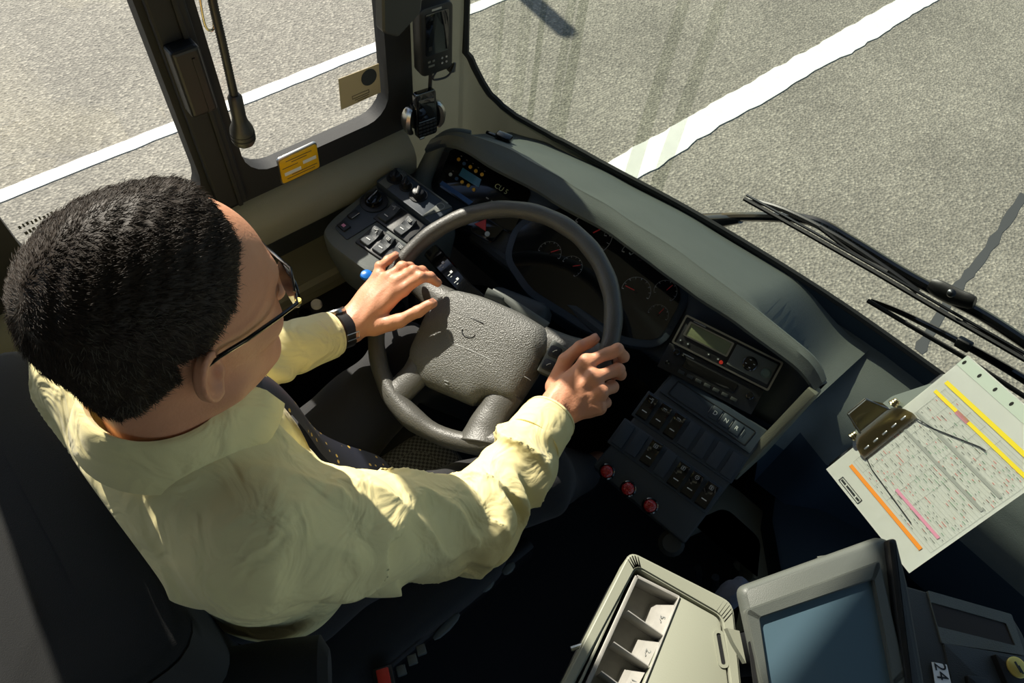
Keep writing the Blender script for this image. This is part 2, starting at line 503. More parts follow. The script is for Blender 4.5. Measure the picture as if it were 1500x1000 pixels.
# left wall under the windows: outer skin panel
bm = B(); bx(bm, (-.975, -.9, .20), (.05, 3.02, 1.24)); struct('wall_left', bm, 'dash_dark')
bm = B(); bx(bm, (-.975, -.9, 2.02), (.05, 3.0, .3)); struct('wall_left', bm, 'shell', label='strip of cab wall above the side windows')
def extr_y(prof, y0, y1, bm):
    return stack(bm, [[(x, y0, z) for x, z in prof], [(x, y1, z) for x, z in prof]])
bm = B(); extr_y([(-.95, .79), (-.95, .824), (-.93, .824), (-.912, .818), (-.893, .800), (-.885, .78), (-.886, .745), (-.896, .735), (-.95, .735)], -2.3, .60, bm)
struct('trim_1', bm, 'beige', label='padded grey ledge under the side window', smooth=True)
bm = B(); extr_y([(-.95, .56), (-.95, .625), (-.865, .625), (-.855, .618), (-.855, .572), (-.87, .56)], -2.3, .43, bm)
bx(bm, (-.858, -.9, .598), (.008, 2.6, .004))
struct('trim_2', bm, 'beige', label='lower grey ledge along the cab wall', smooth=False)
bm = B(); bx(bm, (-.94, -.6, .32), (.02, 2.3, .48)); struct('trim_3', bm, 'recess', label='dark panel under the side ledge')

# side windows: a rubber frame with two panes
def win_frame(y0, y1, z0, z1, fr, name, label, rr=.05, pane=True):
    root = thing(name, label, None); root['kind'] = 'structure'
    root.matrix_world = Matrix(((0, 0, 1, -.955), (1, 0, 0, 0), (0, 1, 0, 0), (0, 0, 0, 1)))   # local x = world y, local y = world z, local z = world x
    cx, cz, w, h = (y0+y1)/2, (z0+z1)/2, y1-y0, z1-z0
    bm = B()
    frame_ring(bm, rrect(w, h, .004, 5, cx, cz), rrect(w-2*fr, h-2*fr, rr, 5, cx, cz), 0, .03)
    struct('window_frame', bm, 'rubber', root, smooth=True)
    bm = B(); bx(bm, (cx, cz, .012), (w-1.4*fr, h-1.4*fr, .004)); struct('window_pane', bm, 'glass_side', root)
    return root
W1 = win_frame(-.10, .262, .815, 1.90, .048, 'window_1', 'side window pane beside the driver head')
W2 = win_frame(.236, .625, .815, 1.90, .052, 'window_2', 'front side window pane ahead of the driver')
W3 = win_frame(-1.25, -.10, .815, 1.90, .05, 'window_3', 'side window behind the driver seat')
# upright between the panes, with its latch
bm = B(); bx(bm, (.248, 1.35, .036), (.050, 1.03, .014), .004); bx(bm, (.258, 1.35, .045), (.008, 1.03, .006), .002)
struct('window_upright', bm, 'rubber', W2)
bm = B(); bx(bm, (.245, 1.095, .054), (.040, .105, .028), .006, 3); bx(bm, (.252, 1.09, .068), (.004, .085, .003))
struct('window_latch', bm, 'black', W2)
# beige sticker on the pane, yellow sign on the frame, etched lettering
FW = Matrix(((0, 0, 1, -.925), (1, 0, 0, 0), (0, 1, 0, 0), (0, 0, 0, 1)))
t = thing('window_sticker', 'square beige sticker with a round dark hole in the side window corner', 'sticker', FW @ Matrix.Translation((0, 0, -.012)))
st = [(0.4844,0.9738), (0.5643,0.9721), (0.5637,0.9137), (0.4815,0.9124)]
bm = B(); prism(bm, st[::-1], 0, .0012); obj('sticker_sheet', bm, 'sticker_beige', t, smooth=False)
bm = B(); lathe(bm, [(.0155, 0), (.0155, .001)], (st[1][0]-.022, st[1][1]-.018, .0013), 20); obj('dark_disc', bm, 'anthracite', t)
bm = B(); cxs = (st[2][0]+st[3][0])/2
for k in range(3): bx(bm, (cxs+.002*k, st[3][1]+.012-.004*k, .0015), (.035-.006*k, .0014, .0004))
for sx in (-.017, .017): bx(bm, (cxs+sx, st[3][1]+.0145, .0015), (.001, .006, .0004))
bx(bm, (cxs, st[3][1]+.0175, .0015), (.035, .001, .0004)); obj('print_lines', bm, 'sticker_ink', t)
t = thing('yellow_sign', 'small yellow notice plate in a clear holder under the side window', 'sign', FW)
st = [(0.3447,0.8769), (0.4178,0.8791), (0.4159,0.8267), (0.3419,0.8265)]
bm = B(); prism(bm, rpoly(st[::-1], .006), -.001, .004, .001); obj('plate', bm, 'sticker_yellow', t)
bm = B(); prism(bm, rpoly(inset(st[::-1], -.003), .006), -.003, .0015, .001); obj('holder', bm, 'steel', t)
def on(st, u, v): return (lerp(lerp(st[3][0], st[2][0], u), lerp(st[0][0], st[1][0], u), v), lerp(lerp(st[3][1], st[2][1], u), lerp(st[0][1], st[1][1], u), v))
bm = B(); bx(bm, (*on(st, .3, .36), .0042), (.032, .007, .0004)); bx(bm, (*on(st, .76, .52), .0042), (.026, .007, .0004)); obj('white_label_strip', bm, 'white', t)
bm = B()
for (u, v, w) in ((.5, .86, .05), (.5, .76, .03), (.25, .62, .03), (.6, .24, .05), (.5, .14, .055)): bx(bm, (*on(st, u, v), .0042), (w, .0014, .0004))
obj('print_lines', bm, 'sticker_ink', t)
t = thing('etched_glass_mark', 'faint dark lettering etched low in the rear side pane', 'marking', FW @ Matrix.Translation((0, 0, -.012)))
p0 = (-0.0138,0.9467)
for yy_, n_, w_ in ((0, 9, .0034), (-.013, 8, .0042)):
    bm = B()
    for k in range(n_):
        bx(bm, (p0[0]+(k-n_/2)*.0056, p0[1]+yy_+.0008*(k % 3), .002), (w_-.001*(k % 2), .006+.001*(k % 2), .0003))
    obj('small_print', bm, 'anthracite', t)
for k in range(3):
    bm = B(); bx(bm, (p0[0], p0[1]-.026-.007*k, .002), (.05-.008*k, .0015, .0003)); obj('print_line', bm, 'anthracite', t)

# windscreen: glass, corner pillar with its swept lower fillet, rubber seal
def edge_z(p):
    """height of the lower edge of the glass along the plan curve"""
    x, y = p.x, p.y
    if x < -.90 and y < .77: return .915
    pts_ = [(-.950, .915), (-.944, .870), (-.935, .838), (-.925, .814), (-.905, .790), (-.88, .775), (-.84, .761), (-.8, .753), (-.7, .746), (-.64, .744), (-.46, .742), (2, .742)]
    for a, b in zip(pts_, pts_[1:]):
        if a[0] <= x <= b[0]: return lerp(a[1], b[1], (x-a[0])/(b[0]-a[0]))
    return .915
i0 = next(i for i, p in enumerate(wss) if (p - Vector((-.950, .765, 0))).length < 1e-4)
root = thing('windscreen', 'tinted curved windscreen in a black rubber seal', None); root['kind'] = 'structure'; root.name = 'window_4'
bm = B()
V0 = [bm.verts.new((p.x, p.y, edge_z(p) - .01)) for p in wss[i0:]]
V1 = [bm.verts.new((p.x, p.y, 2.06)) for p in wss[i0:]]
for i in range(len(V0)-1): bm.faces.new((V0[i], V0[i+1], V1[i+1], V1[i]))
ret = bmesh.ops.solidify(bm, geom=bm.faces[:], thickness=.005)
struct('window_pane', bm, 'glass_wind', root, smooth=True)
seal = [Vector((-.948, .763, 2.05)), Vector((-.948, .763, 1.2)), Vector((-.948, .763, .98))] + [Vector((p.x + (.006 if p.x < -.8 else 0), p.y - .004, edge_z(p))) for p in wss[i0:]]
bm = B(); tube(bm, seal, .007, 6); struct('window_seal', bm, 'rubber', root, smooth=True)
# corner pillar: strip ahead of the side window up to the glass, and the lining under the glass edge
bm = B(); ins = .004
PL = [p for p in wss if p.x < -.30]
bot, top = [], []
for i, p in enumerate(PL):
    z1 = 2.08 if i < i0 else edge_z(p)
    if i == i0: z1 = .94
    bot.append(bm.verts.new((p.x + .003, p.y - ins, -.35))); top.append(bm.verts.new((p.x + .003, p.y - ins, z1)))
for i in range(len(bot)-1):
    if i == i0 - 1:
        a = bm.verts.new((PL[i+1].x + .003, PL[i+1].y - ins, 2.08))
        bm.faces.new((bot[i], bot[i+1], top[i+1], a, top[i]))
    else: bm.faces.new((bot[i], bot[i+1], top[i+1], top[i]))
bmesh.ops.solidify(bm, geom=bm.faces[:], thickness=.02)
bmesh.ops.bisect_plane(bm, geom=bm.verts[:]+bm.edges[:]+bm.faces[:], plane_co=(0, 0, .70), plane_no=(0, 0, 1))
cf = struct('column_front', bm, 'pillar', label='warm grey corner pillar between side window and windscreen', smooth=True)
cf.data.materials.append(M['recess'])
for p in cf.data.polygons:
    if p.center.z < .70: p.material_index = 1          # near-black below the dashboard: shade put into the colour
bm = B(); lathe(bm, [(.018, 0), (.018, .70)], (-.915, -.09, 1.865), 14, axis=(0, 1, 0)); bx(bm, (-.915, .26, 1.841), (.008, .70, .053)); 
sbl = tag(obj('sun_blocker', bm, 'anthracite'), 'added unseen blind above the side window', 'blocker')  # added out of view; its lower edge is set to shade the terminal
# walls to the right and behind (beyond the frame) and the low front panel
bm = B(); bx(bm, (1.53, -.9, .0), (.06, 3.2, 1.6)); bx(bm, (1.53, -.9, 2.0), (.06, 3.2, .3)); bx(bm, (1.53, -1.7, 1.3), (.06, 1.2, 1.6)); struct('wall_right', bm, 'shell_dark')
bm = B(); bx(bm, (.3, -2.42, 1.0), (2.6, .06, 2.4)); struct('wall_back', bm, 'shell_dark')
bm = B(); fp = [p for p in wss if p.x > -.97]
Vb = [bm.verts.new((p.x, p.y, -.40)) for p in fp]; Vt = [bm.verts.new((p.x, p.y, .738)) for p in fp]
for i in range(len(Vb)-1):
    if fp[i].x > -.82: bm.faces.new((Vb[i], Vb[i+1], Vt[i+1], Vt[i]))
bmesh.ops.solidify(bm, geom=bm.faces[:], thickness=.02); struct('wall_front', bm, 'cab_dark')
bm = B(); bx(bm, (.3, .93, 2.12), (2.55, .36, .06)); struct('ceiling', bm, 'shell', label='ceiling strip above the windscreen')

# ============================================================ DASHBOARD
def interp(tab, x):
    if x <= tab[0][0]: return tab[0][1]
    for a, b in zip(tab, tab[1:]):
        if x <= b[0]:
            t = (x-a[0])/(b[0]-a[0]); t2 = t*t*(3-2*t)*.5 + t*.5
            return lerp(a[1], b[1], t2)
    return tab[-1][1]
RID = [(-.875, .640), (-.84, .664), (-.724, .712), (-.614, .738), (-.515, .760), (-.374, .783), (-.233, .794), (-.096, .797), (-.075, .792)]
LIP = [(-.875, .612), (-.86, .642), (-.77, .660), (-.624, .699), (-.486, .733), (-.389, .742), (-.318, .750), (-.228, .765), (-.112, .776), (-.075, .778)]
FBT = [(-.88, .598), (-.707, .612), (-.553, .646), (-.355, .688), (-.30, .695), (-.124, .755), (-.06, .77)]
WSY = [(-.88, .835), (-.8, .880), (-.64, .930), (-.46, .977), (-.2, 1.022), (.03, 1.042)]
dash = thing('dashboard', 'curved grey dashboard with hooded instrument binnacle', 'dashboard')
xs = [-.875 + (.80) * i / 64 for i in range(65)]
bm = B(); cols = []
for x in xs:
    e = max(0, (-.80 - x) / .075)               # left end rolls off
    er = max(0, (x + .125) / .05)               # right end rolls off
    d = .030 * e * e + .018 * er * er
    yr, yl, yb, yw = interp(RID, x), interp(LIP, x), interp(FBT, x), interp(WSY, x)
    zr = .852 - d
    g = min(1, max(0, (x + .27) / .17)); g = g*g*(3-2*g)
    slope = [(yw, lerp(.735, .696, g)), (lerp(yw, yr, .35), lerp(.765, .686, g)), (lerp(yw, yr, .75), lerp(.812 - d*.5, .672, g)), (yr + lerp(.010, .016, g), lerp(zr - .008, zr - .045, g)), (yr + .004, zr - .002), (yr, zr + .0005)]
    sec = slope + [(yr - .003, zr - .0015), (lerp(yr, yl, .5), zr - .003), (yl + .006, zr - .012), (yl, zr - .020), (yl + .003, zr - .030), (yl + .03, zr - .036),
           (yl + .065, zr - .062), (yb + .004, .706), (yb, .700), (yb + .002, .688), (yb + .03, .672), (yb + .05, .60), (yb + .06, .52)]
    cols.append([bm.verts.new((x, y, z)) for y, z in sec])
for a, b in zip(cols, cols[1:]):
    for j in range(len(a)-1): bm.faces.new((a[j], a[j+1], b[j+1], b[j]))
bm.faces.new(cols[0]); bm.faces.new(cols[-1][::-1])
o = obj('dash_moulding', bm, 'dash', dash, auto=50)
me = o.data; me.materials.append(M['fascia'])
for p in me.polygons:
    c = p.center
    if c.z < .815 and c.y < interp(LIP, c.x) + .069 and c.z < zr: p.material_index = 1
bm = B(); tube(bm, smooth_path([(-0.8360,0.6931,0.8260), (-0.8604,0.6694,0.8220), (-0.8764,0.6504,0.8000), (-0.8807,0.6318,0.7650), (-0.8664,0.5973,0.7300), (-0.8545,0.5945,0.7000)], 6), [.008, .024, .022], 12); obj('end_roll', bm, 'dash', dash)
# right-hand end cheek, sloping shelf to the right of the hood
bm = B(); prism(bm, [(0, 0), (.0, .0)] and [(.690, .60), (.775, .60), (.80, .78), (.79, .812), (.770, .818), (.762, .808), (.735, .75), (.67, .66)], -.085, -.068, .004)
for v in bm.verts:
    x, y, z = v.co; v.co = (z + (y - .7) * .0, x, y)
obj('end_cheek', bm, 'beige', dash)
bm = B()
SH = [[(-0.2305,1.0471,0.6900), (-0.1487,1.0425,0.6950), (-0.0535,1.0564,0.7000), (0.0403,1.0810,0.7000), (0.1269,1.0867,0.7000), (.30, 1.045, .71), (.9, 1.03, .71)],
      [(-.16, .99, .678), (-.09, .985, .674), (-.02, .985, .68), (.06, .985, .68), (.13, .98, .68), (.30, .98, .68), (.9, .98, .68)],
      [(-.12, .86, .645), (-.055, .905, .655), (.0, .905, .64), (.07, .92, .63), (.14, .95, .64), (.3, .95, .64), (.9, .95, .64)],
      [(-.09, .80, .62), (-.055, .86, .60), (.015, .86, .58), (.07, .905, .57), (.16, .94, .57), (.3, .94, .57), (.9, .94, .57)],
      [(-.08, .77, .60), (-.055, .84, .40), (.015, .85, .40), (.07, .90, .40), (.16, .935, .40), (.3, .935, .40), (.9, .935, .40)]]
G = [[bm.verts.new(p) for p in row] for row in SH]
for a, b in zip(G, G[1:]):
    for j in range(len(a)-1): bm.faces.new((a[j], b[j], b[j+1], a[j+1]))
bmesh.ops.subdivide_edges(bm, edges=bm.edges[:], cuts=2, use_grid_fill=True, smooth=.6)
sho = obj('shelf_moulding', bm, 'dash', dash, auto=60); sho.data.materials.append(M['cab_dark'])
for p in sho.data.polygons:
    if p.center.z < .575: p.material_index = 1

# instrument cluster
FAS = fmat(((-0.53000,0.66000,0.72200),(0.97746,0.21110,0.00000),(-0.18637,0.86296,0.46965)))
def child_frame(name, parent, mtx):
    o = bpy.data.objects.new(name, None); link(o, parent); o.matrix_world = mtx; return o
def tx(bm, mtx): bmesh.ops.transform(bm, matrix=mtx, verts=bm.verts[:]); return bm
def fobj(name, bm, m, fr, parent, **k): return obj(name, tx(bm, fr), m, parent, **k)
def ftext(name, s, size, m, parent, fr, x, y, z, rot=0.0, **k):
    o = text(name, s, size, m, parent, 0, 0, 0, 0, **k); me = o.data
    me.transform(fr @ Matrix.Translation((x, y, z)) @ Matrix.Rotation(rot, 4, 'Z'))
    o.location = (0, 0, 0); o.rotation_euler = (0, 0, 0); return o
clu = [(-0.1172,0.0406), (-0.0635,0.1290), (0.1720,0.1247), (0.2101,0.0867), (0.2179,0.0035), (0.1764,-0.0198), (0.0951,-0.0410), (-0.0267,-0.0439), (-0.0986,-0.0161)]
co = rpoly(clu[::-1], .02)
bm = B(); prism(bm, inset(co, -.014), -.02, .006, .003); fobj('cluster_surround', bm, 'fascia', FAS, dash)
bm = B(); prism(bm, co, 0, .0075); lensob = fobj('cluster_lens', bm, 'cluster_glass', FAS, dash)
def gauge(x, y, r, a0, a1, nd, ticks=9, s=.7):
    z = .0078
    bm = B()
    for i in range(ticks):
        a = math.radians(lerp(a0, a1, i/(ticks-1)))
        q = Matrix.Rotation(a, 3, 'Z')
        bx(bm, (x + r*.92*math.cos(a), y + r*.92*math.sin(a), z), (r*.13, r*.03 if i % 2 else r*.06, .0003), rot=q)
    P = [(x + r*math.cos(math.radians(lerp(a0, a1, i/24))), y + r*math.sin(math.radians(lerp(a0, a1, i/24))), z) for i in range(25)]
    tube(bm, P, r*.012, 4)
    fobj('gauge_dial', bm, 'grey_print', FAS, lensob)
    bm = B(); a = math.radians(nd); bx(bm, (x + r*.35*math.cos(a), y + r*.35*math.sin(a), z + .001), (r*.95, r*.055, .0006), rot=Matrix.Rotation(a, 3, 'Z'))
    fobj('gauge_needle', bm, 'needle', FAS, lensob)
    bm = B(); lathe(bm, [(r*.14, z), (r*.12, z+.002)], (x, y, 0), 12); fobj('gauge_boss', bm, 'gloss_black', FAS, lensob)
gx = [(0.0049,0.1004), (0.0590,0.1232), (-0.0393,0.0307), (0.0106,0.0311), (0.1065,0.1102), (0.1348,0.0558), (0.1780,0.0838), (0.1908,0.0416)]
for (g, r, a0, a1, nd) in zip(gx, (.040, .034, .022, .020, .036, .026, .020, .018), (-20, -30, 0, -40, 20, 0, -30, 0), (170, 200, 200, 180, 190, 200, 220, 200), (60, 75, 50, 40, 120, 185, 75, 80)):
    gauge(g[0], g[1], r, a0, a1, nd)
# left display with lamps
led = [(-0.3130,0.0242), (-0.3364,0.1107), (-0.1412,0.1140), (-0.1227,0.0212)]
bm = B(); prism(bm, rpoly(led[::-1], .012), 0, .004, .001); fobj('display_panel', bm, 'gloss_black', FAS, dash)
for (p, m_) in (((-0.3051,0.0904), 'led_yellow'), ((-0.2902,0.0892), 'led_blue'), ((-0.2750,0.0899), 'led_yellow'), ((-0.2603,0.0887), 'led_yellow'), ((-0.2453,0.0893), 'led_yellow'),
                ((-0.3005,0.0566), 'led_white'), ((-0.2844,0.0562), 'led_blue'), ((-0.2705,0.0562), 'led_yellow'), ((-0.2554,0.0570), 'led_yellow'), ((-0.2408,0.0559), 'led_yellow')):
    bm = B(); lathe(bm, [(.0036, .004), (.0036, .006), (.002, .0066)], (p[0], p[1], 0), 12); fobj('warning_lamp', bm, m_, FAS, dash)
    bm = B(); bx(bm, (p[0], p[1]+.0085, .0043), (.003, .001, .0004)); fobj('lamp_mark', bm, 'grey_print', FAS, dash)
bm = B(); prism(bm, [(-0.2851,0.0640), (-0.2874,0.0809), (-0.2405,0.0806), (-0.2351,0.0642)][::-1], .004, .0052); fobj('small_screen', bm, 'blue_lcd', FAS, dash)
bm = B(); prism(bm, [(-0.3077,0.0290), (-0.3072,0.0376), (-0.2268,0.0349), (-0.2305,0.0261)][::-1], .004, .0052); fobj('blue_strip', bm, 'blue_strip', FAS, dash)
p = (-0.1947,0.0852); ftext('lettering', 'CU 5', .014, 'text_green', dash, FAS, p[0], p[1], .0045)
p = (-0.1949,0.0558)
for dx in (-.012, .0, .012):
    bm = B(); bx(bm, (p[0]+dx, p[1], .0044), (.006, .0022, .0004)); fobj('key_mark', bm, 'grey_print', FAS, dash)
# hazard switch block between display and cluster
hz = [(-0.2249,-0.0178), (-0.2164,0.0119), (-0.1421,0.0252), (-0.1470,-0.0131)]
bm = B(); prism(bm, rpoly(hz[::-1], .006), 0, .005, .001); fobj('switch_block', bm, 'gloss_black', FAS, dash)
p = (-0.1829,0.0081); bm = B(); prism(bm, [(p[0]-.014, p[1]-.008), (p[0]+.014, p[1]-.008), (p[0], p[1]+.012)], .005, .0075, .001); fobj('hazard_button', bm, 'red', FAS, dash, label='red triangular hazard button')
p = (-0.1634,-0.0024); bm = B(); lathe(bm, [(.005, .005), (.005, .007)], (p[0], p[1], 0), 12); fobj('switch_lamp', bm, 'led_white', FAS, dash)
# long black vent slot and tray below the binnacle
bm = B(); path = smooth_path([(-0.7245,0.6195,0.6897), (-0.6038,0.6312,0.6951), (-0.4861,0.6462,0.7021), (-0.3713,0.6562,0.7068)], 6)
tube(bm, path, .014, 10); obj('lower_roll', bm, 'dash_dark', dash)
# tachograph and radio
RAD = fmat(((-0.29280,0.67540,0.72000),(0.94244,0.33436,0.00000),(-0.27401,0.77234,0.57307)))
def quad(fr_pts): return fr_pts
t = thing('tachograph', 'silver edged digital tachograph with an olive display in the dashboard', 'tachograph', RAD)
q = [(0.0102,0.1048), (0.1827,0.0837), (0.1815,0.0340), (0.0049,0.0531)]
x0, x1, y0, y1 = q[0][0], q[1][0], (q[2][1]+q[3][1])/2, (q[0][1]+q[1][1])/2
cx, cy, w, h = (x0+x1)/2, (y0+y1)/2, x1-x0, y1-y0
bm = B(); bx(bm, (cx, cy, .0), (w, h, .028), .0015); obj('housing', bm, 'black', t)
bm = B(); frame_ring(bm, rrect(w+.003, h+.003, .003, 3, cx, cy), rrect(w-.003, h-.003, .002, 3, cx, cy), .010, .0155); obj('rim_trim', bm, 'steel', t)
bm = B(); bx(bm, (x0+w*.29, cy+h*.12, .014), (w*.44, h*.44, .003), .001); obj('display', bm, 'lcd', t)
bm = B(); frame_ring(bm, rrect(w*.47, h*.52, .002, 3, x0+w*.29, cy+h*.12), rrect(w*.43, h*.43, .001, 3, x0+w*.29, cy+h*.12), .0135, .0168); obj('display_frame', bm, 'steel', t)
bm = B(); bx(bm, (x0+w*.76, cy+h*.02, .015), (w*.42, h*.74, .005), .001); obj('drawer_front', bm, 'terminal', t)
bm = B(); lathe(bm, [(.012, .017), (.012, .020), (.010, .0212)], (x0+w*.74, cy, 0), 24); kp = obj('keypad', bm, 'gloss_black', t)
for k in range(4):
    a = k*PI/2+.3; bm = B(); bx(bm, (x0+w*.74+.0065*math.cos(a), cy+.0065*math.sin(a), .0216), (.003, .001, .0004)); obj('key_mark', bm, 'white', kp)
bm = B(); lathe(bm, [(.0085, .017), (.0085, .019), (.006, .0215), (.003, .022)], (x0+w*.91, cy-.002, 0), 24); obj('push_knob', bm, 'knob', t)
for k, fx in enumerate((.06, .14, .36, .46)):
    bm = B(); lathe(bm, [(.0028, .014), (.0028, .0155)], (x0+w*fx, cy-h*.33, 0), 10); obj('round_key', bm, 'anthracite', t)
    bm = B(); bx(bm, (x0+w*fx, cy-h*.33, .0157), (.0016, .0016, .0004)); obj('key_mark', bm, 'white', t)
bm = B(); lathe(bm, [(.0035, .014), (.003, .0165)], (x0+w*.5, cy-h*.38, 0), 12); obj('red_key', bm, 'red', t)
bm = B(); bx(bm, (x0+w*.15, y1-.0035, .0158), (.022, .002, .0004)); obj('print_line', bm, 'grey_print', t)
t = thing('car_radio', 'black radio with small knobs mounted under the tachograph', 'radio', RAD)
q = [(0.0056,0.0468), (0.1797,0.0305), (0.1751,-0.0083), (-0.0030,-0.0016)]
yy1 = y0 - .003; yy0 = yy1 - .046; cy2 = (yy0+yy1)/2
bm = B(); bx(bm, (cx-.004, cy2, -.004), (w, yy1-yy0, .03), .0015); obj('housing', bm, 'black', t)
for fx, fy, r in ((.08, .3, .006), (.05, -.2, .004), (.88, .1, .007), (.16, .28, .003)):
    bm = B(); lathe(bm, [(r, .011), (r*.9, .019), (r*.6, .020)], (x0+w*fx, cy2+.046*fy, 0), 16); obj('radio_knob', bm, 'gloss_black', t)
bm = B(); bx(bm, (cx-.006, cy2+.004, .0115), (w*.55, .016, .002), .0008); obj('display', bm, 'gloss_black', t)
bm = B()
for k in range(7): bx(bm, (cx-.05+.016*k, cy2-.013, .012), (.011, .006, .003), .001)
obj('preset_keys', bm, 'anthracite', t)
bm = B(); bx(bm, (x0+w*.2, cy2+.017, .0115), (.02, .0018, .0006)); obj('print_line', bm, 'grey_print', t)

# ---- gear selector and switch panel
SW = fmat(((-0.23700,0.49400,0.64000),(0.97772,0.20991,0.00000),(-0.19497,0.90815,0.37046)))
t = thing('switch_panel', 'angled dark console with gear buttons, rocker switches and red lamps', 'console', SW)
o4 = [(0.0161,0.2131), (0.2001,0.2148), (0.1909,-0.0179), (-0.0007,-0.0032)]
oo = rpoly(o4[::-1], .006)
bm = B(); prism(bm, oo, -.055, .0, .004); bx(bm, (.09, .10, -.13), (.12, .14, .16), .01); obj('console_body', bm, 'dash_dark', t)
def qp(a, b, c, d, f=0): return rpoly([a, b, c, d][::-1], .003)
disp = [(0.0213,0.2094), (0.1957,0.2116), (0.1950,0.1639), (0.0169,0.1666)]
bm = B(); prism(bm, qp(*disp), 0, .004, .001); top_p = obj('gear_panel', bm, 'fascia', t)
ins_ = [(0.0331,0.2000), (0.1831,0.2011), (0.1808,0.1702), (0.0308,0.1706)]
bm = B(); a_ = qp(*ins_); frame_ring(bm, a_, inset(a_, .0012), .004, .0052); obj('panel_groove', bm, 'black', top_p)
for s_, p in (('D', (0.1137,0.1879)), ('N', (0.1349,0.1875)), ('R', (0.1551,0.1865))):
    bm = B(); bx(bm, (p[0], p[1], .0045), (.017, .022, .003), .0012); k = obj('gear_button', bm, 'fascia', t)
    text('lettering', s_, .010, 'white', k, p[0], p[1], .0062)
for p in ((0.1035,0.1892), (0.1240,0.1882), (0.1443,0.1871), (0.1667,0.1865)):
    bm = B(); bx(bm, (p[0], p[1], .0062), (.0006, .012, .0004)); obj('button_mark', bm, 'grey_print', t)
xa = Vector((0.0442,0.1323)) - Vector((0.0170,0.1317)); ang = math.atan2(xa.y, xa.x)
def rocker(p, parent, active=True, w=.0215, h=.044, icon=0, z=0.0, m1='gloss_black', ang=0.0):
    q = Matrix.Translation((p[0], p[1], z)) @ Matrix.Rotation(ang, 4, 'Z')
    bm = B()
    if active:
        prof = [(-h/2, .0), (-h/2, .004), (-h*.46, .0062), (0, .0035), (h*.2, .006), (h*.42, .0105), (h/2, .009), (h/2, 0)]
        stack(bm, [[(x, y, zz) for y, zz in prof] for x in (-w*.47, w*.47)])
        bmesh.ops.bevel(bm, geom=bm.edges[:], offset=.0006, segments=1, affect='EDGES')
    else:
        bx(bm, (0, 0, .002), (w*.93, h, .004), .001)
    bmesh.ops.transform(bm, matrix=q, verts=bm.verts[:])
    r = obj('rocker_switch' if active else 'blank_cover', bm, m1 if active else 'fascia', parent, auto=30)
    if active:
        bm = B(); bx(bm, (0, -h*.2, .0056), (w*.42, .0016, .0006), rot=Matrix.Rotation(.1, 3, 'X')); bmesh.ops.transform(bm, matrix=q, verts=bm.verts[:]); obj('rocker_mark', bm, 'white', r)
        bm = B(); e = Matrix.Rotation(.35, 3, 'X')
        zc = .0096
        if icon == 0:
            bx(bm, (-.002, h*.32, zc), (.006, .0014, .0006)); bx(bm, (.002, h*.26, zc-.001), (.0014, .006, .0006)); bx(bm, (.001, h*.36, zc+.0006), (.004, .0012, .0006))
        elif icon == 1:
            bx(bm, (0, h*.30, zc), (.007, .0016, .0006)); [bx(bm, (dx, h*.24, zc-.0012), (.0008, .003, .0006)) for dx in (-.0025, 0, .0025)]
        elif icon == 2:
            frame_ring(bm, rrect(.007, .007, .001, 2, 0, h*.3), rrect(.0048, .0048, .0006, 2, 0, h*.3), zc-.0012, zc); bx(bm, (0, h*.3, zc), (.002, .004, .0006))
        else:
            frame_ring(bm, rrect(.0075, .0075, .0036, 3, 0, h*.3), rrect(.005, .005, .0024, 3, 0, h*.3), zc-.0012, zc); bx(bm, (0, h*.3, zc), (.003, .0012, .0006))
        bmesh.ops.transform(bm, matrix=q, verts=bm.verts[:]); obj('rocker_icon', bm, 'grey_print', r)
    return r
row1 = [(0.0170,0.1317), (0.0442,0.1323), (0.0716,0.1319), (0.0996,0.1322), (0.1272,0.1325), (0.1550,0.1319), (0.1825,0.1313)]
row2 = [(0.0111,0.0696), (0.0381,0.0706), (0.0663,0.0714), (0.0945,0.0695), (0.1224,0.0677), (0.1486,0.0678), (0.1759,0.0676)]
for r_ in (row1, row2):
    a = Vector(r_[0]); b = Vector(r_[-1]); c = (a+b)/2; u_ = (b-a); an = math.atan2(u_.y, u_.x)
    bm = B(); bx(bm, (c.x, c.y, .0), (u_.length + .030, .052, .004), .0015, rot=Matrix.Rotation(an, 3, 'Z')); obj('switch_row_frame', bm, 'fascia', t)
for i, p in enumerate(row1): rocker(p, t, i < 3, icon=(0, 1, 1)[i] if i < 3 else 0, z=.001, ang=ang)
for i, p in enumerate(row2): rocker(p, t, i in (2, 4, 5, 6), icon={2: 2, 4: 2, 5: 3, 6: 2}.get(i, 0), z=.001, ang=ang)
for p in ((0.0245,0.0027), (0.0688,0.0004), (0.1130,-0.0011)):
    bm = B(); lathe(bm, [(.0135, 0), (.0135, .006), (.0115, .0075), (.0105, .006)], (p[0], p[1], 0), 24); k = obj('lamp_bezel', bm, 'gloss_black', t)
    bm = B(); lathe(bm, [(.0103, .004), (.0103, .007), (.008, .0098), (.004, .0112)], (p[0], p[1], 0), 24); obj('red_lamp', bm, 'red_lamp', k)
bm = B(); p = (0.1743,-0.0278); lathe(bm, [(.02, -.06), (.022, -.03), (.015, -.02)], (p[0], p[1], 0), 16); obj('rounded_foot', bm, 'anthracite', t)

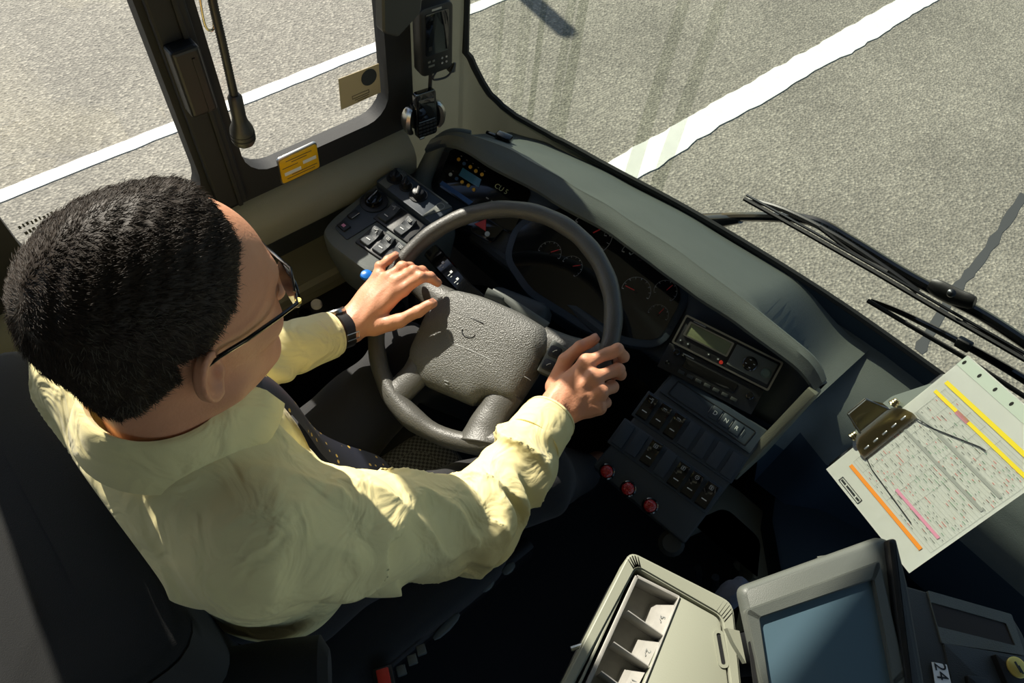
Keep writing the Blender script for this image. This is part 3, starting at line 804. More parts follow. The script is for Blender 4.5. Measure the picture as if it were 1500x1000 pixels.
# ---- left switch pod
HT, PD = fmat(((-0.88300,0.50600,0.77500),(0.98913,0.14703,0.00000),(-0.14703,0.98913,0.00000))), fmat(((-0.85000,0.37200,0.75700),(0.99304,0.11782,0.00000),(-0.11770,0.99201,0.04538)))
t = thing('side_switch_pod', 'dark switch pod with light knob and rocker switches by the side window', 'console', PD)
outl = [(-0.0252,0.1506), (-0.0131,0.0253), (-0.0014,-0.0092), (0.0335,-0.0188), (0.1255,-0.0120), (0.1421,0.0048), (0.1523,0.1325), (0.1484,0.1917)]
bm = B()
oo = rpoly(outl, .02)
z3 = lambda P, h: [(x, y, h) for x, y in P]
stack(bm, [z3(inset(oo, .012), -.12), z3(oo, -.05), z3(oo, -.008), z3(inset(oo, .003), -.002), z3(inset(oo, .01), 0)]); obj('pod_body', bm, 'dash', t)
left_p = [(-0.0185,0.1397), (0.0636,0.1331), (0.0533,0.0037), (0.0055,0.0164)]
bm = B(); prism(bm, rpoly([(-0.0102,0.1257), (0.0537,0.1084), (0.0481,0.0096), (0.0106,0.0123)], .004), 0, .002, .0005); obj('light_switch_panel', bm, 'fascia', t)
p = (0.0137,0.1034)
bm = B(); lathe(bm, [(.026, .001), (.026, .004), (.023, .005)], (p[0], p[1], 0), 32); k = obj('knob_ring', bm, 'black', t)
bm = B(); lathe(bm, [(.017, .004), (.016, .014), (.0135, .0155)], (p[0], p[1], 0), 28); bx(bm, (p[0], p[1], .018), (.007, .030, .010), .002, rot=Matrix.Rotation(.3, 3, 'Z')); obj('light_knob', bm, 'gloss_black', k)
bm = B(); bx(bm, (p[0], p[1]+.006, .0232), (.0014, .012, .0004), rot=Matrix.Rotation(.3, 3, 'Z')); obj('knob_mark', bm, 'grey_print', k)
p = (0.0119,0.0558); bm = B(); bx(bm, (p[0], p[1], .002), (.012, .022, .008), .002); k = obj('thumb_wheel', bm, 'black', t)
bm = B(); bx(bm, (p[0]+.007, p[1], .0064), (.0015, .018, .0006)); obj('thumb_wheel_mark', bm, 'grey_print', k)
p = (0.0212,0.0256); bm = B(); bx(bm, (p[0], p[1], .003), (.021, .016, .005), .001); k = obj('square_button', bm, 'black', t)
bm = B(); bx(bm, (p[0], p[1], .0058), (.007, .006, .0004)); obj('button_icon', bm, 'pink', k)
for pts_, ps in (([(0.0317,0.1244), (0.1558,0.1292), (0.1566,0.0983), (0.0302,0.0842)], ((0.0578,0.1031), (0.1009,0.1028), (0.1372,0.1079))),
                 ([(0.0258,0.0797), (0.1419,0.0788), (0.1511,0.0269), (0.0558,0.0221)], ((0.0770,0.0438), (0.1065,0.0470), (0.1356,0.0502)))):
    a = Vector(ps[0]); b = Vector(ps[2]); c = (a+b)/2; an = math.atan2((b-a).y, (b-a).x)
    bm = B(); bx(bm, (c.x, c.y, .001), ((b-a).length+.034, .052, .006), .002, rot=Matrix.Rotation(an, 3, 'Z')); obj('switch_row_frame', bm, 'black', t)
    for i, p in enumerate(ps): rocker(p, t, True, icon=(0, 2, 2)[i], z=.003, w=.021, h=.042, ang=an, m1='dash_dark')
t = thing('heater_control', 'raised heater control strip with three rotary knobs and bright metal ends', 'control', HT)
q4 = [(0.0054,0.0481), (0.1541,0.0483), (0.1525,-0.0067), (0.0049,-0.0055)]
bm = B(); prism(bm, rpoly(q4[::-1], .004), -.10, .006, .002); obj('strip_body', bm, 'fascia', t)
def lerp2(a, b, t_): return (lerp(a[0], b[0], t_), lerp(a[1], b[1], t_))
for (u0, u1) in ((.03, .20), (.82, .98)):
    bm = B(); prism(bm, [lerp2(q4[0], q4[1], u0), lerp2(q4[0], q4[1], u1), lerp2(q4[3], q4[2], u1 - (.12 if u0 > .5 else 0)), lerp2(q4[3], q4[2], u0 + .02)][::-1], .006, .0072); obj('end_plate', bm, 'terminal', t)
bm = B(); bx(bm, (*lerp2(q4[0], q4[1], .5), .0065), (.12, .003, .002), rot=Matrix.Rotation(math.atan2(q4[1][1]-q4[0][1], q4[1][0]-q4[0][0]), 3, 'Z')); obj('bright_edge', bm, 'steel', t)
for p, r in (((0.0255,0.0239), .0135), ((0.0552,0.0237), .011), ((0.0874,0.0242), .0145)):
    bm = B(); lathe(bm, [(r*1.2, .0065), (r*1.2, .008)], (p[0], p[1], 0), 24); k = obj('knob_ring', bm, 'black', t)
    bm = B(); lathe(bm, [(r*.8, .008), (r*.75, .018), (r*.6, .0195)], (p[0], p[1], 0), 20); bx(bm, (p[0], p[1], .020), (r*.4, r*1.6, .007), .0015, rot=Matrix.Rotation(.6, 3, 'Z')); obj('rotary_knob', bm, 'black', k)
    bm = B(); tube(bm, [(p[0]+r*1.12*math.cos(a_/10), p[1]+r*1.12*math.sin(a_/10), .0084) for a_ in range(2, 28)], .0006, 4); obj('knob_scale', bm, 'grey_print', k)
p = (0.1351,0.0336); bm = B(); frame_ring(bm, rrect(.016, .016, .007, 4, *p), rrect(.014, .014, .006, 4, *p), .0072, .0076); obj('round_outline', bm, 'grey_print', t)

# ============================================================ STEERING WHEEL
WH = fmat(((-0.54900,0.51700,0.68600),(0.92718,0.33951,0.15832),(-0.37461,0.84031,0.39184)))
t = thing('steering_wheel', 'large grey leather steering wheel held in both hands', 'steering wheel', WH)
RR = .2235
bm = B(); P = [(RR*math.cos(2*PI*i/96), RR*math.sin(2*PI*i/96), 0) for i in range(96)]
Rr = []
for i in range(96):
    a = math.degrees(2*PI*i/96)
    d = min(abs(a-252), abs(a-298))
    Rr.append(.0162 + .005 * math.exp(-(d/14)**2) + .0006*math.sin(i*1.3))
tube(bm, P, Rr, 16, closed=True, up=(0, 0, 1)); obj('rim', bm, 'wheel', t, auto=0)
hubo = [(-.105, .030), (-.04, .040), (.046, .038), (.105, .028), (.122, .004), (.122, -.045), (.112, -.118), (.055, -.128), (.040, -.152), (-.062, -.155), (-.082, -.150), (-.122, -.120), (-.128, -.02)]
ho = rpoly(hubo, [.02, .02, .02, .025, .02, .02, .012, .012, .012, .012, .012, .02, .03], 4)
bm = B()
def scl(P, k, c=(0, -.055)): return [(c[0]+(x-c[0])*k, c[1]+(y-c[1])*k) for x, y in P]
stack(bm, [z3(scl(ho, .86), -.062), z3(scl(ho, .95), -.045), z3(ho, -.022), z3(scl(ho, .992), -.010), z3(scl(ho, .965), .001), z3(scl(ho, .90), .009), z3(scl(ho, .75), .014), z3(scl(ho, .45), .0165), z3(scl(ho, .15), .017)])
hc = obj('hub_cover', bm, 'hub', t, auto=60)
bm = B(); tube(bm, smooth_path([(-.122, -.071, .0), (-.11, -.069, .0075), (-.05, -.067, .0155), (0, -.066, .0172), (.05, -.067, .0155), (.105, -.069, .0085), (.119, -.070, .0)], 4), .0008, 5); obj('cover_seam', bm, 'grey_print', hc)
bm = B(); tube(bm, [(-.041, -.012, .0152), (-.002, -.012, .0172)], .0009, 5)
tube(bm, [(-.020+.0135*math.cos(a_), -.036+.011*math.sin(a_), .0172) for a_ in [PI+PI*j/10 for j in range(11)]], .0009, 5); obj('embossed_mark', bm, 'dark_metal', hc)
bm = B(); bx(bm, (-.018, -.133, .0135), (.009, .0014, .0014)); bx(bm, (-.016, -.138, .0125), (.0055, .0012, .0012)); obj('embossed_mark', bm, 'grey_print', hc)
# spokes
def spoke(path, rad, name='spoke', flat=.55):
    bm = B(); sp_ = smooth_path(path, 6)
    n = len(sp_); rr = [interp(list(enumerate(rad)), i*(len(rad)-1)/(n-1)) for i in range(n)]
    tube(bm, sp_, rr, 14, up=(0, 0, 1), flat=flat); return obj(name, bm, 'wheel', t, auto=0)
s1 = spoke([(-.085, -.105, -.012), (-.088, -.145, -.006), (-.098, -.180, -.002), (-.108, -.203, .0)], [.034, .028, .028, .036])
s2 = spoke([(.085, -.105, -.012), (.082, -.145, -.006), (.082, -.180, -.002), (.088, -.206, .0)], [.034, .030, .034, .046])
s3 = spoke([(.105, .0, -.018), (.16, .012, -.012), (.20, .02, -.004), (.222, .02, 0)], [.034, .022, .018, .016])
s4 = spoke([(-.105, .0, -.018), (-.16, .012, -.012), (-.20, .02, -.004), (-.222, .02, 0)], [.034, .022, .018, .016])
bm = B(); tube(bm, smooth_path([(-.098, -.150, .002), (-.060, -.168, -.01)], 2), .004, 6)
bm.free()
for (x, y) in ((-.092, -.146), (.080, -.150)):
    bm = B(); prism(bm, rrect(.034, .022, .008, 4, x, y), -.014, .0005, .002); k = obj('thumb_button_surround', bm, 'wheel', t)
    bm = B(); prism(bm, rrect(.024, .014, .005, 4, x, y), .0, .003, .0012); obj('thumb_button', bm, 'black', k)
for sgn in (1,):
    bm = B(); prism(bm, rpoly([(sgn*.124, .012), (sgn*.155, .006), (sgn*.152, -.050), (sgn*.122, -.050)][::-sgn], .003), -.02, .004, .0015); k = obj('button_block', bm, 'terminal', t, label='grey framed multifunction buttons')
    for yy in (-.008, -.034):
        bm = B(); prism(bm, rrect(.022, .020, .004, 3, sgn*.138, yy), .003, .0072, .0012); b_ = obj('multifunction_button', bm, 'black', k)
        bm = B(); tube(bm, [(sgn*.138-.003, yy-.002, .0074), (sgn*.138, yy+.002, .0074), (sgn*.138+.003, yy+.004, .0074)], .0007, 4); obj('button_icon', bm, 'white', b_)
# column
bm = B()
lathe(bm, [(.075, -.46), (.070, -.30), (.062, -.20), (.058, -.10), (.058, -.05)], (0, -.02, 0), 28); cc = obj('column_shroud', bm, 'dash_dark', t)
bm = B(); bx(bm, (.0, .03, -.105), (.13, .12, .06), .02, 3); obj('stalk_housing', bm, 'dash_dark', t)
tt = thing('indicator_stalk', 'flat black indicator stalk with white symbols left of the column', 'stalk')
a, b = Vector((-0.7625,0.5429,0.6594)), Vector((-0.6485,0.5394,0.6578))
b2 = Vector((-0.5805,0.5572,0.6496))
bm = B(); d_ = (b-a).normalized(); nrm = Vector(fmat(((-0.54900,0.51700,0.68600),(0.92718,0.33951,0.15832),(-0.37461,0.84031,0.39184))).col[2][:3]); sd = nrm.cross(d_)
rings = []
for p, w_, h_ in ((a - d_*.004, .010, .006), (a, .0165, .010), (lerp(a, b, .5), .0165, .011), (b, .015, .011), (b2, .010, .009)):
    rings.append([p + sd*(w_*c0) + nrm*(h_*c1) for c0, c1 in ((1, .5), (.8, 1), (-.8, 1), (-1, .5), (-1, -.5), (-.8, -1), (.8, -1), (1, -.5))])
stack(bm, rings); obj('stalk_paddle', bm, 'gloss_black', tt, auto=50)
ST = Matrix(((d_.x, sd.x, nrm.x, 0), (d_.y, sd.y, nrm.y, 0), (d_.z, sd.z, nrm.z, 0), (0, 0, 0, 1)))
for k, f_ in enumerate((.38, .62, .80)):
    p = lerp(a, b, f_) + nrm*.0115
    bm = B(); bx(bm, (0, .002, 0), (.005, .005, .0006)); bx(bm, (.002, -.005, 0), (.0012, .006, .0006)); bx(bm, (.008, -.004, 0), (.001, .004, .0006))
    bmesh.ops.transform(bm, matrix=Matrix.Translation(p) @ ST, verts=bm.verts[:]); obj('symbol', bm, 'white', tt)
tt = thing('wiper_stalk', 'slim grey stalk poking out above the hub cover', 'stalk')
a, b = Vector((-0.6194,0.5459,0.6664)), Vector((-0.6039,0.5692,0.6772))
bm = B(); tube(bm, [Vector((-0.5687,0.5811,0.6497)), Vector((-0.5836,0.5748,0.6688)), Vector((-0.6117,0.5592,0.6726))], [.006, .008, .010], 10, up=nrm, flat=.6); obj('stalk_paddle', bm, 'terminal', tt)
bm = B(); tube(bm, [Vector((-0.4875,0.6036,0.6602)), Vector((-0.5417,0.5905,0.6651)), Vector((-0.5838,0.5798,0.6711)), Vector((-0.6110,0.5755,0.6691))], [.012, .010, .006, .003], 10, up=nrm, flat=.5); obj('stalk_arm', bm, 'terminal', tt)

# blue-headed lever, side sockets
t = thing('brake_lever', 'black lever with round bright blue knob beside the left hand', 'lever')
p = Vector((-0.7901,0.4096,0.6550))
bm = B(); lathe(bm, [(.0, -.006), (.0095, -.005), (.0122, 0), (.0108, .004), (.0056, .0066), (.0, .007)], p, 20); obj('blue_knob', bm, 'blue', t)
bm = B(); tube(bm, [p + Vector((0, 0, -.004)), p + Vector((-.01, .02, -.06)), p + Vector((-.02, .04, -.16))], .0055, 10); obj('lever_rod', bm, 'black', t)
t = thing('side_console', 'black side console panel with white push button and round socket', 'panel')
bm = B(); bx(bm, (-.80, .26, .50), (.13, .40, .16), .008); obj('panel_body', bm, 'black', t)
p = (-0.8384,0.3173,0.5800); bm = B(); lathe(bm, [(.011, .578), (.011, .586), (.009, .589)], (p[0], p[1], 0), 20); obj('white_button', bm, 'paper', t)
p = (-0.8340,0.2871,0.5800); bm = B(); lathe(bm, [(.013, .578), (.013, .586), (.009, .586), (.008, .580)], (p[0], p[1], 0), 20); obj('round_socket', bm, 'gloss_black', t)
p = (-0.8701,0.2777,0.6000); bm = B(); bx(bm, (p[0], p[1], .585), (.03, .06, .02), .004); obj('small_box', bm, 'black', t)
bm = B(); bx(bm, (p[0]+.010, p[1], .596), (.003, .05, .002)); obj('bright_edge', bm, 'steel', t)

# ============================================================ SEAT
t = thing('driver_seat', 'high black fabric driver seat with grey woven cushion', 'seat')
# backrest: broad rounded slab, thick at the top
bm = B(); rings = []
XC = -.555
for i in range(12):
    z = .44 + i*.0385
    hw = .245 + .012*math.sin((z-.44)*6); yf = -.120 + .02*(z-.44); yk = -.27 - .10*(z-.44)
    rings.append([(XC + x_, (yf+yk)/2 + y_ + (.012 if y_ > 0 else 0)*(abs(x_)/.25)**2, z) for x_, y_ in rrect(2*hw, yf-yk, .05, 5)])
last = rings[-1]; cy_ = sum(p[1] for p in last)/len(last)
for f_, dz in ((.985, .012), (.95, .021), (.88, .028), (.6, .033), (.2, .035)):
    rings.append([(XC+(x_-XC)*(1-(1-f_)*.5), cy_+(y_-cy_)*f_, z_+dz-.02*max(0, (x_+.42)/.15)) for x_, y_, z_ in last])
stack(bm, rings); bk = obj('backrest', bm, 'seat', t, auto=60)
# cushion with woven middle
bm = B(); rings = []
for z, f_ in ((.36, .93), (.40, 1.0), (.455, 1.0), (.478, .96), (.487, .85), (.490, .55), (.490, .2)):
    rings.append([(-.47 + x*f_, .12 + y*f_, z + (.012*(abs(x)/.24)**3 if z > .47 else 0)) for x, y in rrect(.48, .50, .09, 6)])
stack(bm, rings); obj('cushion', bm, 'seat', t, auto=60)
bm = B(); rings = []
for z, f_ in ((.462, 1.0), (.490, 1.0), (.500, .93), (.505, .75), (.506, .3)):
    rings.append([(-.445 + x*f_, .245 + y*f_, z) for x, y in rrect(.17, .25, .06, 6)])
stack(bm, rings); obj('cushion_nose', bm, 'weave', t, auto=60, label='grey woven front of the cushion')
bm = B(); bx(bm, (-.47, .10, .27), (.38, .40, .20), .03); bx(bm, (-.47, .08, .09), (.30, .34, .20), .03); obj('seat_pedestal', bm, 'black', t)
# arm rest at the right of the driver's hip
bm = B(); A0, A1 = Vector((-.345, -.20, .64)), Vector((-.215, .005, .67))
A1 = Vector((-0.2422,-0.0280,0.6600)); A0 = Vector((-0.3211,-0.1579,0.6600))
tube(bm, [A0 - (A1-A0)*.6, A0, lerp(A0, A1, .5), A1, A1 + (A1-A0).normalized()*.012], [.05, .05, .052, .050, .030], 16, up=(0, 0, 1), flat=.75); obj('armrest', bm, 'seat', t)
# seat side rail with adjustment keys and pale lever ends
bm = B(); p0, p1 = Vector((-0.2126,0.0304,0.4000)), Vector((-0.2452,0.3615,0.4000)); 
bx(bm, tuple(lerp(p0, p1, .5) - Vector((.02, 0, .03))), (.03, .40, .06), .008); rail = obj('side_rail', bm, 'black', t)
for (px_, ang_) in ((((-0.2227,0.1734,0.4200)), 0), (((-0.2326,0.2736,0.4200)), 0), (((-0.2321,0.3233,0.4200)), 0)):
    bm = B(); L_ = .030 if px_ == (-0.2227,0.1734,0.4200) else .014
    d2 = (p1-p0).normalized(); rings = []
    for f_, r_ in ((-1, .003), (-.7, .007), (0, .009), (.7, .007), (1, .003)):
        c_ = Vector(px_) + d2*f_*L_
        rings.append([c_ + Vector((0, 0, 1))*r_*math.sin(q_*PI/4)*.6 + d2.cross(Vector((0, 0, 1)))*r_*math.cos(q_*PI/4) for q_ in range(8)])
    stack(bm, rings); obj('adjust_lever', bm, 'terminal', t)
for k, px_ in enumerate(((-0.2087,0.0697,0.4500), (-0.2110,0.0934,0.4500), (-0.2138,0.1136,0.4500))):
    bm = B(); bx(bm, px_, (.016, .016, .012), .002, rot=Matrix.Rotation(-.35, 3, 'Z')); obj('adjust_key', bm, 'terminal', t)
tt = thing('belt_buckle', 'seat belt buckle with red release button beside the seat', 'buckle')
p = Vector((-0.2101,0.0398,0.5000)); Rz = Matrix.Rotation(-.4, 3, 'Z')
bm = B(); bx(bm, p - Vector((0, 0, .03)), (.034, .034, .06), .004, rot=Rz); obj('buckle_body', bm, 'black', tt)
bm = B(); bx(bm, p + Vector((0, 0, .002)), (.026, .020, .008), .002, rot=Rz); obj('release_button', bm, 'red', tt)
bm = B(); tube(bm, [p - Vector((0, 0, .05)), p - Vector((.02, .02, .12)), p - Vector((.04, .03, .2))], .012, 8, up=(1, 0, 0), flat=.3); obj('buckle_stem', bm, 'leather', tt)

CAB_SKIP = set()
# ============================================================ PILLAR DEVICES
PIL = fmat(((-0.88500,0.62000,0.90000),(0.07975,0.99682,0.00000),(0.00000,0.00000,1.00000)))
t = thing('navigation_unit', 'tall black handheld navigation unit mounted high on the corner pillar', 'device', PIL)
g = [(-0.0103,0.2005), (0.0427,0.1856), (0.0512,0.0602), (-0.0163,0.0795)]
cx_, cz_ = (g[0][0]+g[1][0]+g[2][0]+g[3][0])/4, (g[0][1]+g[2][1])/2
w_ = ((g[1][0]-g[0][0])+(g[2][0]-g[3][0]))/2; h_ = g[0][1]-g[3][1]
bm = B(); prism(bm, rrect(w_+.004, h_+.004, .012, 5, cx_, cz_), -.002, .020, .004); obj('device_body', bm, 'black', t)
bm = B(); prism(bm, rrect(w_*.74, h_*.62, .004, 3, cx_, cz_+h_*.12), .018, .0215, .0006); scn = obj('screen', bm, 'cluster_glass', t)
bm = B(); bx(bm, (cx_-w_*.22, cz_-h_*.08, .0218), (.006, .008, .0003)); obj('screen_figure', bm, 'black', scn)
bm = B(); bx(bm, (cx_-.0, cz_+h_*.465, .0205), (.018, .0035, .0006)); obj('print_line', bm, 'grey_print', t)
bm = B()
for dx in (-.26, -.12): bx(bm, (cx_+w_*dx, cz_-h_*.29, .0205), (.005, .004, .0012), .0004)
bx(bm, (cx_-w_*.19, cz_-h_*.36, .0205), (.012, .004, .0012), .0004); obj('function_key', bm, 'terminal', t)
bm = B()
for dx, dy in ((.2, -.29), (.38, -.29), (.38, -.37), (.2, -.37)): lathe(bm, [(.002, .0198), (.002, .0212)], (cx_+w_*dx*.8, cz_+h_*dy, 0), 10)
obj('round_key', bm, 'grey_print', t)
bm = B(); bx(bm, (cx_, cz_, -.012), (.03, .06, .022), .004); obj('mount', bm, 'black', t)
tc = thing('charging_cable', 'thin black cable hanging below the upper pillar device to a small plug', 'cable', PIL)
c0 = [(0.0217,0.0663), (0.0118,0.0560), (0.0201,0.0503), (0.0398,0.0489), (0.0512,0.0574), (0.0568,0.0651)]
bm = B(); tube(bm, smooth_path([(c0[0][0]+.002, c0[0][1]+.004, .012)] + [(x, y, .014) for x, y in c0[1:]], 6), .0018, 6); obj('cable_run', bm, 'black', tc)
bm = B(); tube(bm, [(c0[4][0], c0[4][1], .014), (c0[5][0], c0[5][1]+.006, .014)], [.006, .0025], 8); bx(bm, (c0[4][0]+.003, c0[4][1]-.001, .006), (.012, .012, .014), .002); obj('plug', bm, 'black', tc)
c1 = [(0.0120,0.0669), (0.0087,0.0432)]
bm = B(); tube(bm, [(c1[0][0], c1[0][1]+.006, .008), (c1[1][0], c1[1][1]-.01, .008)], .0035, 8); obj('holder_cable', bm, 'black', tc)
th = thing('phone_holder', 'silver armed phone holder clamped low on the corner pillar', 'holder', PIL)
q_ = [(-0.0253,0.0569), (0.0184,0.0312), (0.0093,-0.0688), (-0.0340,-0.0410)]
fx, fy = sum(p[0] for p in q_)/4, sum(p[1] for p in q_)/4
for sgn, ys in ((-1, -.012), (1, -.020)):
    bm = B(); P_ = [(fx + sgn*(.026+.010*math.sin(a_*PI/10)), fy + ys + .026*math.cos(a_*PI/10), .012) for a_ in range(11)]
    tube(bm, P_, [.004+.004*math.sin(a_*PI/10) for a_ in range(11)], 8, up=(0, 0, 1), flat=1.6); obj('clamp_arm', bm, 'steel', th)
bm = B(); bx(bm, (fx+.004, fy-.012, .004), (.050, .052, .016), .005); bx(bm, (fx+.002, fy-.045, .010), (.030, .012, .022), .004); obj('holder_body', bm, 'black', th)
tp = thing('mobile_phone', 'black mobile phone with small keyboard held in the silver clamp', 'phone', PIL @ Matrix.Translation((fx-.002, fy, .016)) @ Matrix.Rotation(-.05, 4, 'Z') @ Matrix.Rotation(-.12, 4, 'X'))
bm = B(); prism(bm, rrect(.042, .088, .006, 4), 0, .011, .002); obj('phone_body', bm, 'gloss_black', tp)
bm = B(); prism(bm, rrect(.033, .040, .002, 2, 0, .012), .010, .0118, .0004); obj('screen', bm, 'cluster_glass', tp)
for r_ in range(4):
    bm = B()
    for k in range(5): bx(bm, (-.015+.0075*k, -.0165-.007*r_, .0115), (.0066, .0045, .002), .0006)
    obj('key_row', bm, 'black', tp)
bm = B(); tube(bm, [(-.019, .043, .010), (.019, .040, .010)], .0008, 5); bx(bm, (0, -.0110, .0116), (.034, .0012, .0008)); bx(bm, (-.012, -.044, .009), (.010, .004, .006), .001); obj('chrome_trim', bm, 'steel', tp)
# visor flap at the top and a hanging hook
t = thing('visor_flap', 'dark grey flap hanging at the top in front of the corner pillar', 'flap')
va = [(-0.8000,0.4992,1.2345), (-0.8000,0.4926,1.1311), (-0.8000,0.5185,1.1153), (-0.8000,0.5594,1.1398), (-0.8000,0.5687,1.2146)]
bm = B(); pr = rpoly([(p[1], p[2]) for p in va], .006)
stack(bm, [[(x, y, z) for y, z in q] for x, q in ((-.815, pr), (-.800, pr), (-.797, inset(pr, .003)))]); obj('flap_shell', bm, 'anthracite', t, auto=40)
bm = B(); tube(bm, [(-.81, va[0][1]+.03, va[0][2]+.0), (-.83, va[0][1]+.03, 1.6), (-.90, .60, 1.75)], .008, 8); obj('flap_arm', bm, 'black', t)
t = thing('gooseneck_microphone', 'black gooseneck microphone hanging beside the side window', 'microphone')
Pm = [Vector((-0.7200,0.2559,1.4051)), Vector((-0.7200,0.2461,1.3443)), Vector((-0.7200,0.2421,1.3027)), Vector((-0.7200,0.2400,1.2562)), Vector((-0.7200,0.2373,1.2068)), Vector((-0.7200,0.2362,1.1867))]
sp = smooth_path(Pm, 30)
bm = B(); tube(bm, sp, [(.0052 if i % 2 else .0045) for i in range(len(sp))], 10); obj('ribbed_neck', bm, 'black', t, auto=0)
d_ = (Vector((-0.7200,0.2331,1.1297)) - Vector((-0.7200,0.2366,1.1846))).normalized(); o_ = Vector((-0.7200,0.2367,1.1884))
k_ = (Vector((-0.7200,0.2314,1.1155)) - o_).length
bm = B(); lathe(bm, [(.006, 0), (.0085, .004), (.0085, k_*.42), (.0095, k_*.52), (.0135, k_*.64), (.0145, k_*.72), (.0145, k_*.88), (.012, k_*.95), (.008, k_*.97)], o_, 24, axis=d_); obj('microphone_head', bm, 'black', t)
for f_ in (.74, .82):
    bm = B(); lathe(bm, [(.0149, k_*f_), (.0149, k_*f_+.0012)], o_, 24, axis=d_); obj('groove_ring', bm, 'rubber', t)
bm = B(); lathe(bm, [(.0, k_*.965), (.0095, k_*.968), (.009, k_*.985), (.0, k_*.99)], o_, 20, axis=d_); obj('grille', bm, 'dark_metal', t)
t = thing('wire_hook', 'bent pale wire loop hanging left of the microphone neck', 'hook')
hk = [(-0.7400,0.2427,1.3360), (-0.7400,0.2362,1.2944), (-0.7400,0.2336,1.2703), (-0.7400,0.2349,1.2610), (-0.7400,0.2397,1.2584), (-0.7400,0.2431,1.2646), (-0.7400,0.2453,1.2914), (-0.7400,0.2502,1.3338)]
bm = B(); tube(bm, smooth_path(hk, 6), .0014, 8); obj('wire', bm, 'brass_steel', t)
t = thing('cable_clip', 'small black clip lying on the sill under the windscreen corner', 'clip')
p = Vector((-0.8253,0.7687,0.7900)) 
bm = B(); bx(bm, p, (.034, .018, .014), .004, rot=Matrix.Rotation(.4, 3, 'Z')); bx(bm, p + Vector((-.022, -.010, -.004)), (.03, .006, .005), .001, rot=Matrix.Rotation(.4, 3, 'Z')); obj('clip_body', bm, 'gloss_black', t)

# ============================================================ WIPERS (outside the glass)
def yp(L_): return [Vector(p) for p in L_]
t = thing('windscreen_wiper', 'long black windscreen wiper with pivoted blade crossing the upper right glass', 'wiper')
arm = yp([(-0.6497,1.1400,0.4671), (-0.4913,1.1400,0.6206), (-0.3830,1.1400,0.7140), (-0.3126,1.1400,0.7614), (-0.2317,1.1400,0.7759), (-0.1320,1.1400,0.7872), (-0.0485,1.1400,0.8017), (0.0160,1.1400,0.8159), (0.1133,1.1400,0.8220), (0.2099,1.1400,0.8204)])
bm = B(); tube(bm, smooth_path(arm, 6), .0105, 10); obj('wiper_arm', bm, 'gloss_black', t)
bm = B(); tube(bm, [(-0.6490,1.1400,0.4652), (-0.4886,1.1400,0.6143), (-0.4543,1.1400,0.6484)], [.019, .017, .011], 12); obj('arm_sleeve', bm, 'gloss_black', t)
bl = yp([(-0.4547,1.1100,0.7252), (-0.3101,1.1100,0.7516), (-0.1651,1.1100,0.7761), (-0.0335,1.1100,0.7958), (0.1065,1.1100,0.8188), (0.2133,1.1100,0.8335)])
bm = B(); tube(bm, bl, .0045, 6); obj('rubber_blade', bm, 'rubber', t)
bm = B(); tube(bm, [p + Vector((0, .004, .008)) for p in bl], .0028, 6); obj('blade_spine', bm, 'dark_metal', t)
bm = B(); tube(bm, smooth_path(yp([(-0.4521,1.1250,0.7166), (-0.3726,1.1250,0.7518), (-0.2610,1.1250,0.7764), (-0.1507,1.1250,0.7854), (-0.0863,1.1250,0.7874)]), 4), .0055, 8); obj('blade_yoke', bm, 'black', t)
bm = B(); tube(bm, smooth_path(yp([(-0.2960,1.1200,0.7732), (-0.2168,1.1200,0.7741), (-0.1478,1.1200,0.7860)]), 4), .004, 6); tube(bm, smooth_path(yp([(-0.0003,1.1200,0.7982), (0.0499,1.1200,0.8112), (0.1026,1.1200,0.8170)]), 4), .004, 6); obj('blade_claw', bm, 'black', t)
pv = smooth_path(yp([(-0.0811,1.1350,0.8070), (-0.0410,1.1350,0.8155), (-0.0070,1.1350,0.8304)]), 4)
bm = B(); tube(bm, pv, [.012, .016, .018, .018, .018, .017, .016, .015, .012], 12, up=(0, -1, 0), flat=.6); k = obj('pivot_plate', bm, 'black', t)
pp = Vector((-0.0443,1.1200,0.8296)); bm = B(); lathe(bm, [(.007, 0), (.007, .006), (.004, .008), (.0, .009)], pp, 16, axis=(0, -.6, .8)); obj('pivot_bolt', bm, 'dark_metal', k)
t = thing('windscreen_wiper', 'short black wiper blade lower on the glass behind the clipboard', 'wiper')
b2_ = yp([(-0.1416,1.1100,0.7133), (-0.0604,1.1100,0.7272), (0.0438,1.1100,0.7460), (0.1511,1.1100,0.7581), (0.2674,1.1100,0.7650)])
bm = B(); tube(bm, b2_, .0045, 6); obj('rubber_blade', bm, 'rubber', t)
bm = B(); tube(bm, smooth_path(yp([(-0.1381,1.1200,0.7092), (-0.0774,1.1200,0.7323), (0.0262,1.1200,0.7593), (0.1313,1.1200,0.7780), (0.2455,1.1200,0.7869)]), 4), [.004, .0075, .009], 8); obj('wiper_arm', bm, 'gloss_black', t)
bm = B(); bx(bm, (0.0285,1.1200,0.7599), (.026, .014, .020), .003, rot=Matrix.Rotation(-.2, 3, 'Y')); obj('arm_joint', bm, 'black', t)

